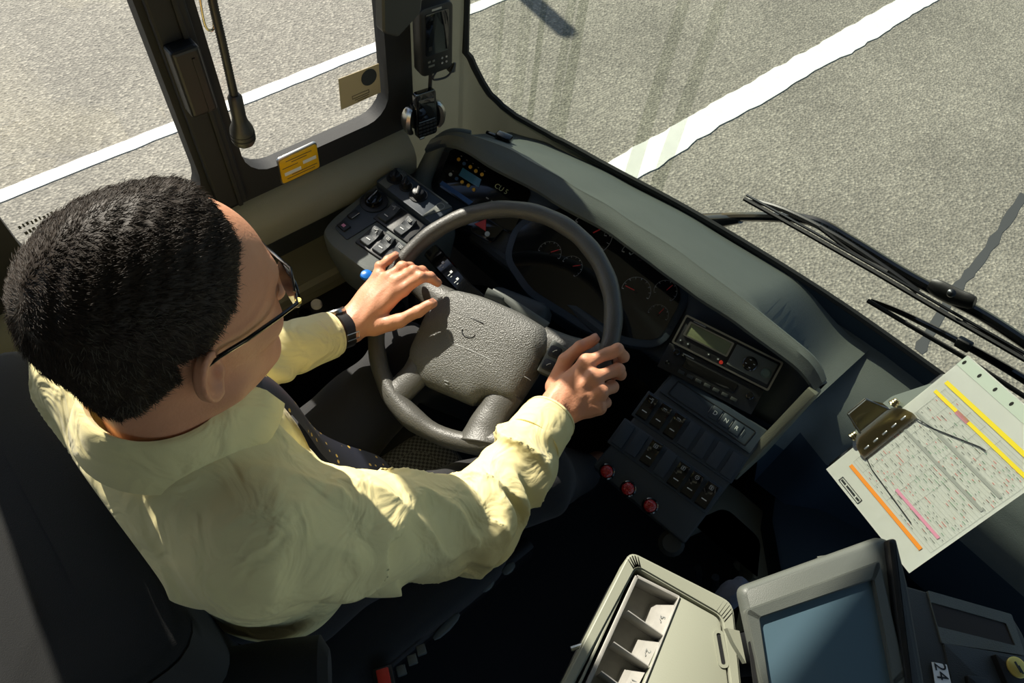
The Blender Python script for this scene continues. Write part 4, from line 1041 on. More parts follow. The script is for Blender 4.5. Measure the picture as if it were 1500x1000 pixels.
# ============================================================ CENTRE CONSOLE, LEG, CLOTH
t = thing('console_leg', 'grey moulded bracket under the switch panel', 'bracket')
cl_ = [(-0.1369,0.7004,0.3400), (-0.1334,0.8172,0.3400), (-0.0733,0.8382,0.3400), (0.0364,0.8484,0.3400), (0.1093,0.7487,0.3400), (0.0742,0.7049,0.3400), (0.0278,0.7748,0.3400), (-0.0499,0.7700,0.3400), (-0.0742,0.6851,0.3400)]
bm = B(); prism(bm, rpoly([p[:2] for p in cl_][::-1], .012), .26, .34, .012); obj('bracket_arm', bm, 'beige', t)
bm = B(); bx(bm, (.05, .80, .0), (.04, .05, .56), .01); obj('bracket_foot', bm, 'beige', t)
t = thing('folded_cloth', 'crumpled blue grey cloth tucked beside the grey bracket', 'cloth')
p = Vector((0.0559,0.5350,0.6200)); bm = B()
bmesh.ops.create_icosphere(bm, subdivisions=4, radius=1)
for v in bm.verts:
    c = v.co.copy(); f_ = 1 + .25*noise.noise(c*1.8) + .08*noise.noise(c*5)
    v.co = p + Vector((c.x*.020, c.y*.032, c.z*.05 - .03)) * f_
obj('cloth_bundle', bm, 'cloth', t)
t = thing('pedals', 'dark metal pedals in the footwell', 'pedal')
for x_ in (-.52, -.40):
    bm = B(); bx(bm, (x_, .88, .30), (.07, .02, .13), .004, rot=Matrix.Rotation(-.6, 3, 'X')); obj('pedal_plate', bm, 'dark_metal', t)
t = thing('footwell_levers', 'two dull chrome stems standing in the dark beside the bracket', 'lever')
for a_ in (((-0.0087,0.5661,0.5000), (0.0100,0.5774,0.4400)), ((0.0217,0.5793,0.5000), (0.0400,0.5835,0.4400))):
    bm = B(); tube(bm, a_ , .007, 10); obj('stem', bm, 'dark_metal', t)
# tall partition panel right of the switch console
t = thing('door_step_panel', 'smooth dark blue panel beside the driver console', 'panel')
bm = B(); prism(bm, [(.0, .0)] and [(-0.1096,1.0140,0.4000)[:2], (0.0273,1.1101,0.4000)[:2], (.42, .80), (.42, .45), (0.0190,0.8035,0.4000)[:2]], .0, .40, .01); obj('panel_body', bm, 'cab_dark', t)
t = thing('front_ledge', 'grey sloping ledge behind the clipboard at the right edge', 'ledge')
bm = B(); prism(bm, rpoly([(0.2623,0.9695,0.5200)[:2], (0.2782,1.0413,0.5200)[:2], (0.4105,1.1053,0.5200)[:2], (0.5511,1.0206,0.5200)[:2], (0.4678,0.9354,0.5200)[:2], (0.3980,0.9466,0.5200)[:2]], .01), .42, .52, .008); obj('ledge_body', bm, 'dash', t)

# ============================================================ CASH TRAY
TR = fmat(((-0.06300,0.34000,0.90000),(0.93097,0.36509,0.00000),(-0.36509,0.93097,0.00000)))
t = thing('cash_tray', 'pale enamel cash tray with coin compartments and a flat cover', 'cash tray', TR)
o5 = [(-0.0106,-0.0006), (0.1206,0.0044), (0.1739,-0.1110), (-0.0203,-0.2372)]
oo = rpoly(o5[::-1], [.012, .012, .012, .012], 5)
bm = B()
inn = [(0.0045,-0.0147), (0.1143,-0.0168), (0.1612,-0.1106), (-0.0084,-0.2051)]
io = rpoly(inn[::-1], [.008, .008, .010, .006], 5)
frame_ring(bm, oo, io, -.035, .0); 
bmesh.ops.bevel(bm, geom=[e for e in bm.edges if all(abs(v.co.z) < 1e-6 for v in e.verts)], offset=.0022, segments=3, affect='EDGES')
obj('tray_frame', bm, 'tray', t, auto=40)
bm = B(); prism(bm, scl(oo, .97, (sum(p[0] for p in oo)/len(oo), sum(p[1] for p in oo)/len(oo))), -.12, -.036); obj('tray_body', bm, 'black', t)
cov = [(0.0630,-0.0196), (0.1137,-0.0198), (0.1599,-0.1113), (0.0604,-0.1667)]
bm = B(); prism(bm, rpoly(cov[::-1], [.002, .002, .008, .002]), -.014, -.003, .0012)
cvo = obj('tray_cover', bm, 'tray', t)
g0, g1 = (0.1171,-0.0368), (0.1336,-0.0650)
gm = ((g0[0]+g1[0])/2, (g0[1]+g1[1])/2); ga = math.atan2(g1[1]-g0[1], g1[0]-g0[0]); gl = math.hypot(g1[0]-g0[0], g1[1]-g0[1])
def rotp(P, a_, c_): return [(c_[0]+x*math.cos(a_)-y*math.sin(a_), c_[1]+x*math.sin(a_)+y*math.cos(a_)) for x, y in P]
bm = B(); prism(bm, rotp(rrect(gl, .0045, .002, 4), ga, gm), -.004, -.0026); obj('finger_slot', bm, 'recess', cvo)
bm = B(); frame_ring(bm, rotp(rrect(gl+.008, .012, .005, 4), ga, gm), rotp(rrect(gl+.001, .0052, .0022, 4), ga, gm), -.003, -.0015); obj('slot_rim', bm, 'tray', cvo)
# inner coin insert on the left of the cover
cA = [(0.0123,-0.0204), (0.0621,-0.0219), (0.0617,-0.1278), (0.0104,-0.1247)]
eL0, eL1 = Vector((0.0090,-0.0232)), Vector((0.0075,-0.1582))
eR0, eR1 = Vector((0.0625,-0.0207)), Vector((0.0625,-0.1258))
dl = (eL1-eL0).normalized(); 
bm = B(); bx(bm, (0, 0, 0), (.001, .001, .001)); bm.free()
def strip(a, b, w, z0, z1, name, m_, par, off=0.0):
    a, b = Vector(a), Vector(b); d = (b-a).normalized(); n_ = Vector((-d.y, d.x))
    P = [a+n_*(off-w/2), b+n_*(off-w/2), b+n_*(off+w/2), a+n_*(off+w/2)]
    bm = B(); prism(bm, [(p.x, p.y) for p in P], z0, z1, min(.0008, w*.3)); return obj(name, bm, m_, par)
ins_o = thing('coin_insert', 'white metal coin insert with sloping compartments inside the cash tray', 'coin insert', TR)
strip(eL0, eL1 + (eL1-eL0)*.3, .005, -.034, -.004, 'insert_side_wall', 'tray_in', ins_o)
strip(eL0 + Vector((-.002, -.004)), eL1 + (eL1-eL0)*.3 + Vector((-.002, -.004)), .003, -.012, -.0018, 'side_rail', 'tray', ins_o, off=-.006)
strip(eL0, eR0, .004, -.034, -.004, 'insert_end_wall', 'tray_in', ins_o)
strip(eR0, eR1 + (eR1-eR0)*.3, .0015, -.034, -.001, 'insert_side_wall', 'tray_in', ins_o)
bm = B(); prism(bm, [tuple(p) for p in (eL0, eL1+(eL1-eL0)*.3, eR1+(eR1-eR0)*.3, eR0)], -.0355, -.034); obj('insert_floor', bm, 'tray_in', ins_o)
dvs = [((0.0156,-0.0653), (0.0624,-0.0704)), ((0.0150,-0.1049), (0.0604,-0.1087)), ((0.0155,-0.1395), (0.0572,-0.1443)), ((0.0150,-0.1740), (0.0545,-0.1789))]
for a_, b_ in dvs: strip(a_, b_, .0014, -.034, -.003, 'compartment_divider', 'tray_in', ins_o)
tops = [(tuple(eL0), tuple(eR0))] + dvs[:3]
for (a0, b0), (a1, b1), s_ in zip(tops, dvs, ('5.-', '2.-', '1.-', '50')):
    a0, b0, a1, b1 = Vector(a0), Vector(b0), Vector(a1), Vector(b1)
    m0 = lerp(a0, b0, .50); m1 = lerp(a1, b1, .50); k0 = lerp(a0, b0, .70); k1 = lerp(a1, b1, .70)
    sh = (a1-a0)*.34
    m0, k0, b0s = m0+sh, k0+sh, b0 + (b1-b0)*.16
    bm = B()
    V_ = [bm.verts.new(v) for v in ((m0.x, m0.y, -.033), (m1.x, m1.y, -.033), (k1.x, k1.y, -.016), (k0.x, k0.y, -.016), (b1.x, b1.y, -.013), (b0s.x, b0s.y, -.013), (b1.x, b1.y, -.033), (b0s.x, b0s.y, -.033))]
    for f_ in ((0, 1, 2, 3), (3, 2, 4, 5), (5, 4, 6, 7), (0, 3, 5, 7), (1, 6, 4, 2), (0, 7, 6, 1)): bm.faces.new([V_[i] for i in f_])
    sl = obj('coin_slide', bm, 'tray_in', ins_o, smooth=False)
    cp = (k0+k1+b1+b0s)/4; an = math.atan2((a1-a0).y, (a1-a0).x)
    text('lettering', s_, .009, 'ink', sl, cp.x, cp.y, -.0138, an)
# chrome latch at the side
t2 = thing('tray_latch', 'thin chrome wire latch on the left side of the cash tray', 'latch')
la = [(-0.0348,0.2162,0.8800), (-0.0294,0.2252,0.8800)]
bm = B(); tube(bm, [(-0.0371,0.2087,0.8800), (-0.0333,0.2180,0.8800), (-0.0290,0.2269,0.8800)], .0028, 8); tube(bm, [(-0.0323,0.2408,0.8900), (-0.0232,0.2138,0.8900), (-0.0125,0.1913,0.8900), (-0.0012,0.1726,0.8900)], .0022, 8); obj('latch_wire', bm, 'steel', t2)

# ============================================================ TICKET TERMINAL
MO = fmat(((0.04000,0.35000,1.00000),(0.36967,0.92916,0.00000),(-0.92256,0.36704,0.11904)))
t = thing('ticket_terminal', 'big grey ticket terminal with tilted touchscreen at the bottom right', 'terminal', MO)
ou = [(0.0077,0.0083), (0.1906,0.0104), (0.2002,0.0022), (0.1529,-0.1238), (0.1250,-0.1882), (-0.0279,-0.1507)]
c_o = rpoly(ou[::-1], [.01, .01, .01, .012, .014, .010], 4)
seam = [(-0.0000,-0.0141), (0.1670,-0.0133), (0.1917,-0.0259), (0.1033,-0.1812), (-0.0226,-0.1405)]
bm = B(); stack(bm, [z3(inset(c_o, .045), -.085), z3(inset(c_o, .012), -.03), z3(c_o, -.012), z3(inset(c_o, .002), -.004), z3(inset(c_o, .006), .0)]); obj('terminal_housing', bm, 'anthracite', t, auto=50).data.materials[0] = M['terminal']
fo = rpoly([(0.0004,-0.0149), (0.1689,-0.0131), (0.1351,-0.1182), (0.1067,-0.1823), (-0.0271,-0.1462)][::-1], .004)
fi = rpoly([(0.0123,-0.0269), (0.1506,-0.0286), (0.1179,-0.1227), (0.0952,-0.1786), (-0.0258,-0.1466)][::-1], .0015)
bm = B(); frame_ring(bm, fo, fi, -.002, .0065); bmesh.ops.bevel(bm, geom=[e for e in bm.edges if all(abs(v.co.z-.0065) < 1e-6 for v in e.verts)], offset=.0015, segments=2, affect='EDGES'); obj('screen_bezel', bm, 'terminal', t, auto=40)
bm = B(); prism(bm, inset(fi, -.001), -.001, .0015); obj('touchscreen', bm, 'screen', t)
sb = [(0.1885,0.0040), (0.1987,0.0026), (0.1849,-0.0425), (0.1511,-0.1265), (0.1236,-0.1878), (0.1060,-0.1821), (0.1557,-0.0662)]
bm = B(); prism(bm, rpoly(sb[::-1], .004), -.003, .010, .004); obj('side_grip', bm, 'black', t)
bm = B(); prism(bm, rpoly([(-0.0076,-0.0440), (-0.0042,-0.0437), (-0.0193,-0.0924), (-0.0234,-0.0912)][::-1], .001), -.001, .001); obj('side_slot', bm, 'recess', t)
bm = B(); prism(bm, [(-0.0179,-0.0259), (-0.0065,-0.0321), (-0.0134,-0.0621), (-0.0173,-0.0410)][::-1], -.022, -.012); obj('mount_plate', bm, 'tray', t)
bm = B(); cm = (sum(p[0] for p in c_o)/len(c_o), sum(p[1] for p in c_o)/len(c_o)); lathe(bm, [(.05, -.95), (.05, -.9), (.028, -.88), (.028, -.07)], (cm[0], cm[1], 0), 20); obj('stand', bm, 'black', t)
# validator
VA = fmat(((0.17300,0.57200,0.90000),(0.80830,0.58876,0.00000),(-0.58876,0.80830,0.00000)))
t = thing('ticket_validator', 'dark ticket validator with card slot and round gold button', 'validator', VA)
vo = [(-0.0020,0.0011), (0.1235,0.0003), (0.1342,-0.0249), (0.1638,-0.1233), (0.0388,-0.1819), (0.0097,-0.0303)]
vo2 = rpoly([(-0.0251,0.0016), (0.1235,0.0003), (0.1349,-0.0207), (0.1522,-0.1263), (0.0240,-0.1856)][::-1], .006)
bm = B(); prism(bm, vo2, -.30, .0, .003); obj('validator_body', bm, 'anthracite', t)
bm = B(); frame_ring(bm, rpoly([(0.0219,0.0017), (0.1218,-0.0002), (0.1312,-0.0451), (0.0339,-0.0570)][::-1], .002), rpoly([(0.0249,-0.0115), (0.1136,-0.0129), (0.1214,-0.0369), (0.0307,-0.0390)][::-1], .002), -.001, .0025); obj('slot_frame', bm, 'dash', t)
bm = B(); prism(bm, [(0.0249,-0.0115), (0.1136,-0.0129), (0.1214,-0.0369), (0.0307,-0.0390)][::-1], -.0005, .0008); obj('card_slot', bm, mat('brown window', (46, 38, 28), .4), t)
bm = B(); prism(bm, rpoly([(0.0356,-0.0565), (0.1293,-0.0471), (0.1330,-0.1312), (0.0491,-0.1527)][::-1], .003), -.001, .003, .001); obj('front_cover', bm, 'dash_dark', t)
bm = B(); prism(bm, rpoly([(0.0890,-0.0562), (0.1189,-0.0544), (0.1276,-0.0790), (0.0990,-0.0864)][::-1], .002), .003, .012, .001); kb = obj('button_block', bm, 'black', t)
p = (0.1119,-0.0653); bm = B(); lathe(bm, [(.0115, .012), (.0115, .0135), (.010, .0145)], (p[0], p[1], 0), 28); gb = obj('round_badge', bm, 'gold', kb)
bm = B(); bx(bm, (p[0], p[1], .0148), (.0022, .012, .0005), rot=Matrix.Rotation(.5, 3, 'Z')); bx(bm, (p[0]+.003, p[1]-.002, .0148), (.0018, .009, .0005), rot=Matrix.Rotation(.5, 3, 'Z')); obj('badge_mark', bm, 'anthracite', gb)
bm = B(); prism(bm, rpoly([(0.0559,-0.0874), (0.0793,-0.0850), (0.0817,-0.1025), (0.0575,-0.1088)][::-1], .002), .003, .009, .001); obj('dark_key', bm, 'black', t)
bm = B(); prism(bm, [(0.0193,-0.0822), (0.0365,-0.0806), (0.0404,-0.1046), (0.0217,-0.1095)][::-1], .0032, .0040); nl = obj('number_label', bm, 'paper', t)
p = (0.0287,-0.0901); q_ = (0.0312,-0.1056)
text('lettering', '24', .019, 'black', nl, p[0], p[1], .0044, math.atan2(q_[1]-p[1], q_[0]-p[0]))

# ============================================================ CLIPBOARD AND TIMETABLE
CL = fmat(((0.01976,0.82371,0.61960),(0.09544,0.67639,0.73033),(-0.88356,0.39550,-0.25082)))
sheet = [(0.0000,-0.0000), (0.2929,0.0062), (0.2466,-0.1991), (-0.0004,-0.2120)]
S0, S1, S2, S3 = [Vector(p) for p in sheet]
ux = (S1-S0).normalized(); uy = Vector((-ux.y, ux.x));
if uy.dot(S3-S0) < 0: uy = -uy
Wd, Ht = (S1-S0).length, (S3-S0).dot(uy)
# local sheet frame: s along the long edge (0..Wd), r across (0..Ht)
def sp_(s, r): return (S0.x + ux.x*s + uy.x*r, S0.y + ux.y*s + uy.y*r)
sa = math.atan2(ux.y, ux.x)
t = thing('clipboard', 'dark clipboard with big nickel clip on an added foot above the dashboard shelf', 'clipboard', CL)
def srect(s0, s1, r0, r1): return [sp_(s0, r0), sp_(s1, r0), sp_(s1, r1), sp_(s0, r1)]
def ccw(P):
    a_ = sum(P[i][0]*P[(i+1) % len(P)][1]-P[(i+1) % len(P)][0]*P[i][1] for i in range(len(P)))
    return P if a_ > 0 else P[::-1]
bm = B(); prism(bm, ccw(rpoly(srect(.005, Wd-.045, -.006, Ht-.012), .008)), -.006, -.003, .0008); obj('board', bm, 'gloss_black', t)
bm = B(); prism(bm, ccw(rpoly([sp_(.055, .004), sp_(.075, -.020), sp_(.115, -.030), sp_(.165, -.028), sp_(.225, -.002), sp_(.225, .01), sp_(.06, .01)], .006)), -.0028, -.0012); obj('clear_backing', bm, mat('clear grey plastic', (126, 132, 124), .2, coat=.5), t)
def sm(s, r, z=0.0): x, y = sp_(s, r); return Vector((x, y, z))
# clip plate: bent plate with teeth, raised spring handle and two end coils
c0, c1 = .062, .170
bm = B(); n_ = 12; rows = []
for (r, z, e) in ((.030, .0035, 0), (.020, .006, .0), (.010, .012, .004), (.000, .016, .012), (-.008, .016, .022)):
    rows.append([bm.verts.new(sm(lerp(c0+e, c1-e, i/n_), r, z)) for i in range(n_+1)])
for a_, b_ in zip(rows, rows[1:]):
    for i in range(n_): bm.faces.new((a_[i], a_[i+1], b_[i+1], b_[i]))
bmesh.ops.solidify(bm, geom=bm.faces[:], thickness=.0012); cp = obj('clip_plate', bm, 'brass_steel', t, auto=40)
bm = B()
for i in range(5): bx(bm, sm(.078+.019*i, .019, .0085), (.010, .003, .003), .0008, rot=Matrix.Rotation(sa, 3, 'Z'))
obj('clip_teeth', bm, 'steel', cp)
bm = B(); rows = []
for (r, z, h0, h1) in ((-.004, .014, .085, .150), (-.016, .026, .088, .148), (-.030, .036, .094, .136), (-.036, .037, .098, .132), (-.034, .033, .098, .132)):
    rows.append([bm.verts.new(sm(lerp(h0, h1, i/6), r, z)) for i in range(7)])
for a_, b_ in zip(rows, rows[1:]):
    for i in range(6): bm.faces.new((a_[i], a_[i+1], b_[i+1], b_[i]))
bmesh.ops.solidify(bm, geom=bm.faces[:], thickness=.0012); hp = obj('clip_handle', bm, 'brass_steel', t, auto=40)
bm = B(); tube(bm, [sm(.096, -.034, .038), sm(.134, -.034, .038)], .0022, 8); tube(bm, [sm(.087, -.004, .015), sm(.096, -.034, .038)], .0018, 8); tube(bm, [sm(.149, -.004, .015), sm(.134, -.034, .038)], .0018, 8); obj('handle_rim', bm, 'steel', hp)
for s_ in (.072, .158):
    bm = B(); 
    for j in range(3): lathe(bm, [(.0075-.001*j, -.002+.004*j), (.0085-.001*j, .0+.004*j), (.0075-.001*j, .002+.004*j)], sm(s_, -.010, .010), 16, axis=(ux.x, ux.y, .15))
    obj('spring_coil', bm, 'brass_steel', t)
bm = B(); tube(bm, [sm(.168, .030, .004), sm(.176, .060, .002), sm(.205, .125, .002), sm(.207, .135, .003)], .0009, 6)
obj('wire_finger', bm, 'dark_metal', t)
bm = B(); tube(bm, [sm(.066, .030, .004), sm(.060, .05, .002), sm(.052, .155, .002)], .0008, 6); obj('wire_finger', bm, 'dark_metal', t)
bm = B(); bx(bm, sm(.08, .10, -.055), (.012, .05, .10), .002, rot=Matrix.Rotation(sa, 3, 'Z')); bx(bm, sm(.08, .10, -.110), (.05, .09, .012), .002, rot=Matrix.Rotation(sa, 3, 'Z')); obj('added_foot', bm, 'black', t)  # foot added to hold the clipboard up; not in the image
t = thing('timetable_sheet', 'white printed timetable sheet with yellow and orange bars on the clipboard', 'paper', CL)
bm = B(); nx_, ny_ = 24, 12
V_ = [[bm.verts.new(sm(Wd*i/nx_, Ht*j/ny_, 0)) for j in range(ny_+1)] for i in range(nx_+1)]
for i in range(nx_):
    for j in range(ny_): bm.faces.new((V_[i][j], V_[i+1][j], V_[i+1][j+1], V_[i][j+1]))
bmesh.ops.solidify(bm, geom=bm.faces[:], thickness=.0004); pap = obj('sheet', bm, 'paper', t)
ZP = .0008
def pr_rect(bm, s0, s1, r0, r1, z=ZP): bx(bm, sm((s0+s1)/2, (r0+r1)/2, z), (abs(s1-s0), abs(r1-r0), .00012), rot=Matrix.Rotation(sa, 3, 'Z'))
def bar(s0, s1, r0, r1, m_, name='printed_bar'):
    bm = B(); pr_rect(bm, s0, s1, r0, r1, ZP+.0003); return obj(name, bm, m_, t, smooth=False)
bm = B(); pr_rect(bm, Wd-.022, Wd-.002, .0, Ht, .0007); obj('punched_margin', bm, mat('clear sleeve margin', (196, 206, 196), .25), t)
for i, r in enumerate((.004, .020, .036, .052, .068)):
    bm = B(); P_ = [sm(Wd-.012+.0045*math.cos(a_*PI/6), r + .0 + .003*math.sin(a_*PI/6), 0) for a_ in range(12)]
    P_ = [sm(Wd-.300+.055*i+.02, -.0, 0)] and [sm(Wd-.012 + .004*math.cos(a_*PI/6), .006 + .032*i + .0024*math.sin(a_*PI/6), 0) for a_ in range(12)]
    prism(bm, ccw([(p.x, p.y) for p in P_]), .0006, .0010); obj('punch_hole', bm, 'recess', t)
LE = Wd-.040
bar(.034, .0405, .022, Ht-.018, 'orange'); 
bar(.066, .071, .100, Ht-.016, 'pink'); bar(LE-.038, LE-.031, .060, .085, 'pink')
bar(LE-.016, LE-.009, .012, Ht-.002, 'yellow'); bar(LE-.046+.009, LE-.046+.015, .012, Ht-.002, 'yellow')
bar(.140, .145, .030, Ht-.012, 'grey_print'); bar(.172, .177, .022, Ht-.012, 'grey_print')
# ruled table: lines and small figures (flat print)
bm = B()
for k in range(34): s_ = .045 + .0058*k; pr_rect(bm, s_, s_+.00018, .02, Ht-.006, ZP)
for r in (.02, .045, .075, .105, .135, Ht-.006): pr_rect(bm, .045, LE-.02, r, r+.0003, ZP)
obj('table_ruling', bm, 'grey_print', t, smooth=False)
rs = random.Random(11)
def figures(m_, n_, s0, s1, r0, r1, name):
    V2, F2 = [], []
    for _ in range(n_):
        s_ = .047 + .0058*rs.randrange(int((s0-.045)/.0058), int((s1-.045)/.0058)) ; r = lerp(r0, r1, rs.random()); l_ = rs.choice((.003, .004, .006)); w_ = .0011
        b_ = len(V2)
        for (ds, dr) in ((0, 0), (w_, 0), (w_, l_), (0, l_)): V2.append(tuple(sm(s_+ds, r+dr, ZP+.0002)))
        F2.append((b_, b_+1, b_+2, b_+3))
    o_ = from_arrays(name, V2, F2, m_, t, smooth=False); o_['kind'] = 'stuff'
figures('ink', 200, .05, LE-.05, .022, Ht-.012, 'printed_figures')
figures('ink_green', 130, .06, LE-.03, .07, Ht-.012, 'printed_figures')
figures('ink_red', 130, .05, LE-.02, .022, Ht-.012, 'printed_figures')
bm = B(); frame_ring(bm, ccw(rrect(.052, .010, .0005, 1)), ccw(rrect(.050, .008, .0005, 1)), 0, .0003)
bmesh.ops.transform(bm, matrix=Matrix.Translation(sm(.010, .055, ZP)) @ Matrix.Rotation(sa+PI/2, 4, 'Z'), verts=bm.verts[:]); obj('stamp_box', bm, 'black', t)
bm = B()
for k in range(17):
    if k in (4, 13): continue
    bx(bm, sm(.010, .033+.00275*k, ZP+.0002), (.0016, .0035, .0002), rot=Matrix.Rotation(sa+PI/2, 3, 'Z'))
obj('small_print', bm, 'black', t)

# ============================================================ THE DRIVER (implicit surfaces turned into meshes)
def grid(lo, hi, h):
    lo = np.array(lo, float); hi = np.array(hi, float)
    n = np.ceil((hi - lo) / h).astype(int) + 1
    ax = [lo[i] + h*np.arange(n[i]) for i in range(3)]
    X, Y, Z_ = np.meshgrid(*ax, indexing='ij')
    return lo, h, np.stack([X, Y, Z_], -1).astype(np.float32)

def nets(f, lo, h):
    """surface nets on a regular grid"""
    s = f < 0
    n = np.array(f.shape) - 1
    cnt = np.zeros(n, np.int16); acc = np.zeros((*n, 3), np.float32)
    cor = lambda a, i, j, k: a[i:i+n[0], j:j+n[1], k:k+n[2]]
    for ax in range(3):
        for u in (0, 1):
            for v in (0, 1):
                o0 = [0, 0, 0]; oth = [a for a in range(3) if a != ax]
                o0[oth[0]] = u; o0[oth[1]] = v; o1 = list(o0); o1[ax] = 1
                a, b = cor(f, *o0), cor(f, *o1)
                m = (a < 0) != (b < 0)
                t = np.where(m, a / np.where(m, a - b, 1), 0)
                cnt += m
                for c in range(3):
                    acc[..., c] += np.where(m, (t if c == ax else o0[c]), 0)
    act = cnt > 0
    idx = -np.ones(n, np.int32); idx[act] = np.arange(act.sum())
    base = np.argwhere(act).astype(np.float32)
    V = (base + acc[act] / cnt[act][:, None]) * h + lo
    Q = []
    for ax in range(3):
        oth = [a for a in range(3) if a != ax]
        sl0 = [slice(None)]*3; sl1 = [slice(None)]*3
        sl0[ax] = slice(0, -1); sl1[ax] = slice(1, None)
        m = s[tuple(sl0)] != s[tuple(sl1)]
        e = np.argwhere(m)
        ok = (e[:, oth[0]] > 0) & (e[:, oth[1]] > 0) & (e[:, oth[0]] < n[oth[0]]) & (e[:, oth[1]] < n[oth[1]]) & (e[:, ax] < n[ax])
        e = e[ok]
        q = []
        for u, v in ((1, 1), (0, 1), (0, 0), (1, 0)):
            c = e.copy(); c[:, oth[0]] -= u; c[:, oth[1]] -= v
            q.append(idx[c[:, 0], c[:, 1], c[:, 2]])
        q = np.stack(q, 1)
        inside = s[e[:, 0], e[:, 1], e[:, 2]]
        flip = inside if ax != 1 else ~inside
        q[~flip] = q[~flip][:, ::-1]
        Q.append(q)
    Q = np.concatenate(Q); Q = Q[(Q >= 0).all(1)]
    return V, Q

def cap(P, a, b, ra, rb=None):
    rb = ra if rb is None else rb
    a = np.array(a, np.float32); b = np.array(b, np.float32); ab = b - a
    t = np.clip(((P - a) @ ab) / (ab @ ab), 0, 1)
    d = P - a - t[..., None]*ab
    return np.sqrt((d*d).sum(-1)) - (ra + (rb - ra)*t)
def ell(P, c, r, R=None):
    q = P - np.array(c, np.float32)
    if R is not None: q = q @ np.array(R, np.float32)
    r = np.array(r, np.float32)
    k0 = np.sqrt(((q/r)**2).sum(-1)); k1 = np.sqrt(((q/(r*r))**2).sum(-1)) + 1e-9
    return k0*(k0 - 1)/k1
def smin(a, b, k):
    h = np.clip(.5 + .5*(b - a)/k, 0, 1)
    return b*(1 - h) + a*h - k*h*(1 - h)
def smax(a, b, k): return -smin(-a, -b, k)
def wave(P, d, fr, ph=0.0): return np.sin(P @ np.array(d, np.float32) * fr + ph)
def blob(P, c, r): q = P - np.array(c, np.float32); return np.exp(-(q*q).sum(-1)/(r*r))

PARTS = []
def add(V, Q): PARTS.append((V, Q))
# ---- joints
SR, SL = (-.318, .005, .985), (-.600, -.030, .985)
ER, EL = (-.252, .238, .765), (-.700, .020, .760)
WR, WL = (-.322, .478, .718), (-0.7112,0.3165,0.6477)
NB = (-.470, -.006, 1.040)
# ---- head
HO = Vector((-.470, .040, 1.192))
hy = Vector((-.10, .985, -.14)).normalized(); hx = Vector((.99, .10, .02)); hx = (hx - hy*hx.dot(hy)).normalized(); hz = hx.cross(hy)
HM = Matrix(((hx.x, hy.x, hz.x, HO.x), (hx.y, hy.y, hz.y, HO.y), (hx.z, hy.z, hz.z, HO.z), (0, 0, 0, 1)))
HR = np.array([[hx.x, hy.x, hz.x], [hx.y, hy.y, hz.y], [hx.z, hy.z, hz.z]], np.float32)
def to_head(P): return (P - np.array(HO, np.float32)) @ HR / .965
def from_head(V): return (V*.965) @ HR.T.astype(np.float64) + np.array(HO)
def skull(P):
    d = ell(P, (0, -.012, .040), (.078, .101, .088))
    d = smin(d, ell(P, (0, .030, .020), (.070, .068, .078)), .03)
    return d
def headf(P):
    d = skull(P)
    d = smin(d, ell(P, (0, .042, -.035), (.060, .056, .072)), .03)         # mid face
    d = smin(d, cap(P, (-.045, .020, -.075), (-.015, .075, -.098), .024, .022), .03)   # jaw
    d = smin(d, cap(P, (.045, .020, -.075), (.015, .075, -.098), .024, .022), .03)
    d = smin(d, ell(P, (0, .080, -.100), (.022, .018, .017)), .012)
    d = smin(d, cap(P, (-.030, .084, .030), (.030, .084, .030), .014), .012)  # brow
    for s in (-1, 1):
        d = smax(d, -ell(P, (s*.031, .104, .008), (.017, .014, .011)), .012)  # eye socket
        d = smin(d, ell(P, (s*.031, .085, .007), (.0135, .0125, .0115)), .003)  # eyeball and lid
        d = smin(d, ell(P, (s*.044, .066, -.022), (.018, .020, .014)), .02)   # cheekbone
    d = smin(d, cap(P, (0, .094, .018), (0, .119, -.026), .0075, .0120), .012)   # nose
    for s in (-1, 1): d = smin(d, ell(P, (s*.011, .106, -.030), (.009, .011, .008)), .006)
    d = smin(d, cap(P, (-.017, .092, -.060), (.017, .092, -.060), .0065), .006)    # lips
    d = smin(d, cap(P, (-.014, .090, -.070), (.014, .090, -.070), .0065), .006)
    d = smax(d, -cap(P, (-.02, .104, -.065), (.02, .104, -.065), .0045), .003)
    for s in (-1, 1):                                                       # ears
        c = np.array((s*.083, -.012, -.002), np.float32)
        q = P - c
        # tilt the ear plane outward towards the back
        cs, sn = math.cos(.45), math.sin(.45)
        qx = s*q[..., 0]*cs + q[..., 1]*sn; qy = -s*q[..., 0]*sn + q[..., 1]*cs; qz = q[..., 2]
        qq = np.stack([qx, qy, qz], -1)
        e = ell(qq, (0, 0, 0), (.0085, .0185, .033))
        e = smin(e, ell(qq, (-.001, .004, -.026), (.007, .009, .012)), .008)
        ring = np.sqrt((np.sqrt((qy/.0155)**2 + ((qz-.001)/.029)**2) - 1)**2*.022**2 + (qx-.006)**2) - .0036
        e = smax(e, -ell(qq, (.0105, .002, .000), (.0105, .0120, .0215)), .002)
        e = smin(e, np.where(qy > .008, 1, ring), .002)
        e = smin(e, ell(qq, (.003, .013, -.006), (.004, .005, .008)), .004)
        d = smin(d, e, .006)
    return d
lo, h, P = grid((-.115, -.135, -.24), (.115, .155, .155), .0022)
Wd3 = None
nb_l = np.array(HR.T @ (np.array(NB) - np.array(HO)))
def neckf(P): return cap(P, (0, -.030, -.045), nb_l + np.array((0, .0, -.03)), .059, .064)
f = smin(headf(P), neckf(P), .035)
V, Q = nets(f, lo, h); add(from_head(V), Q)
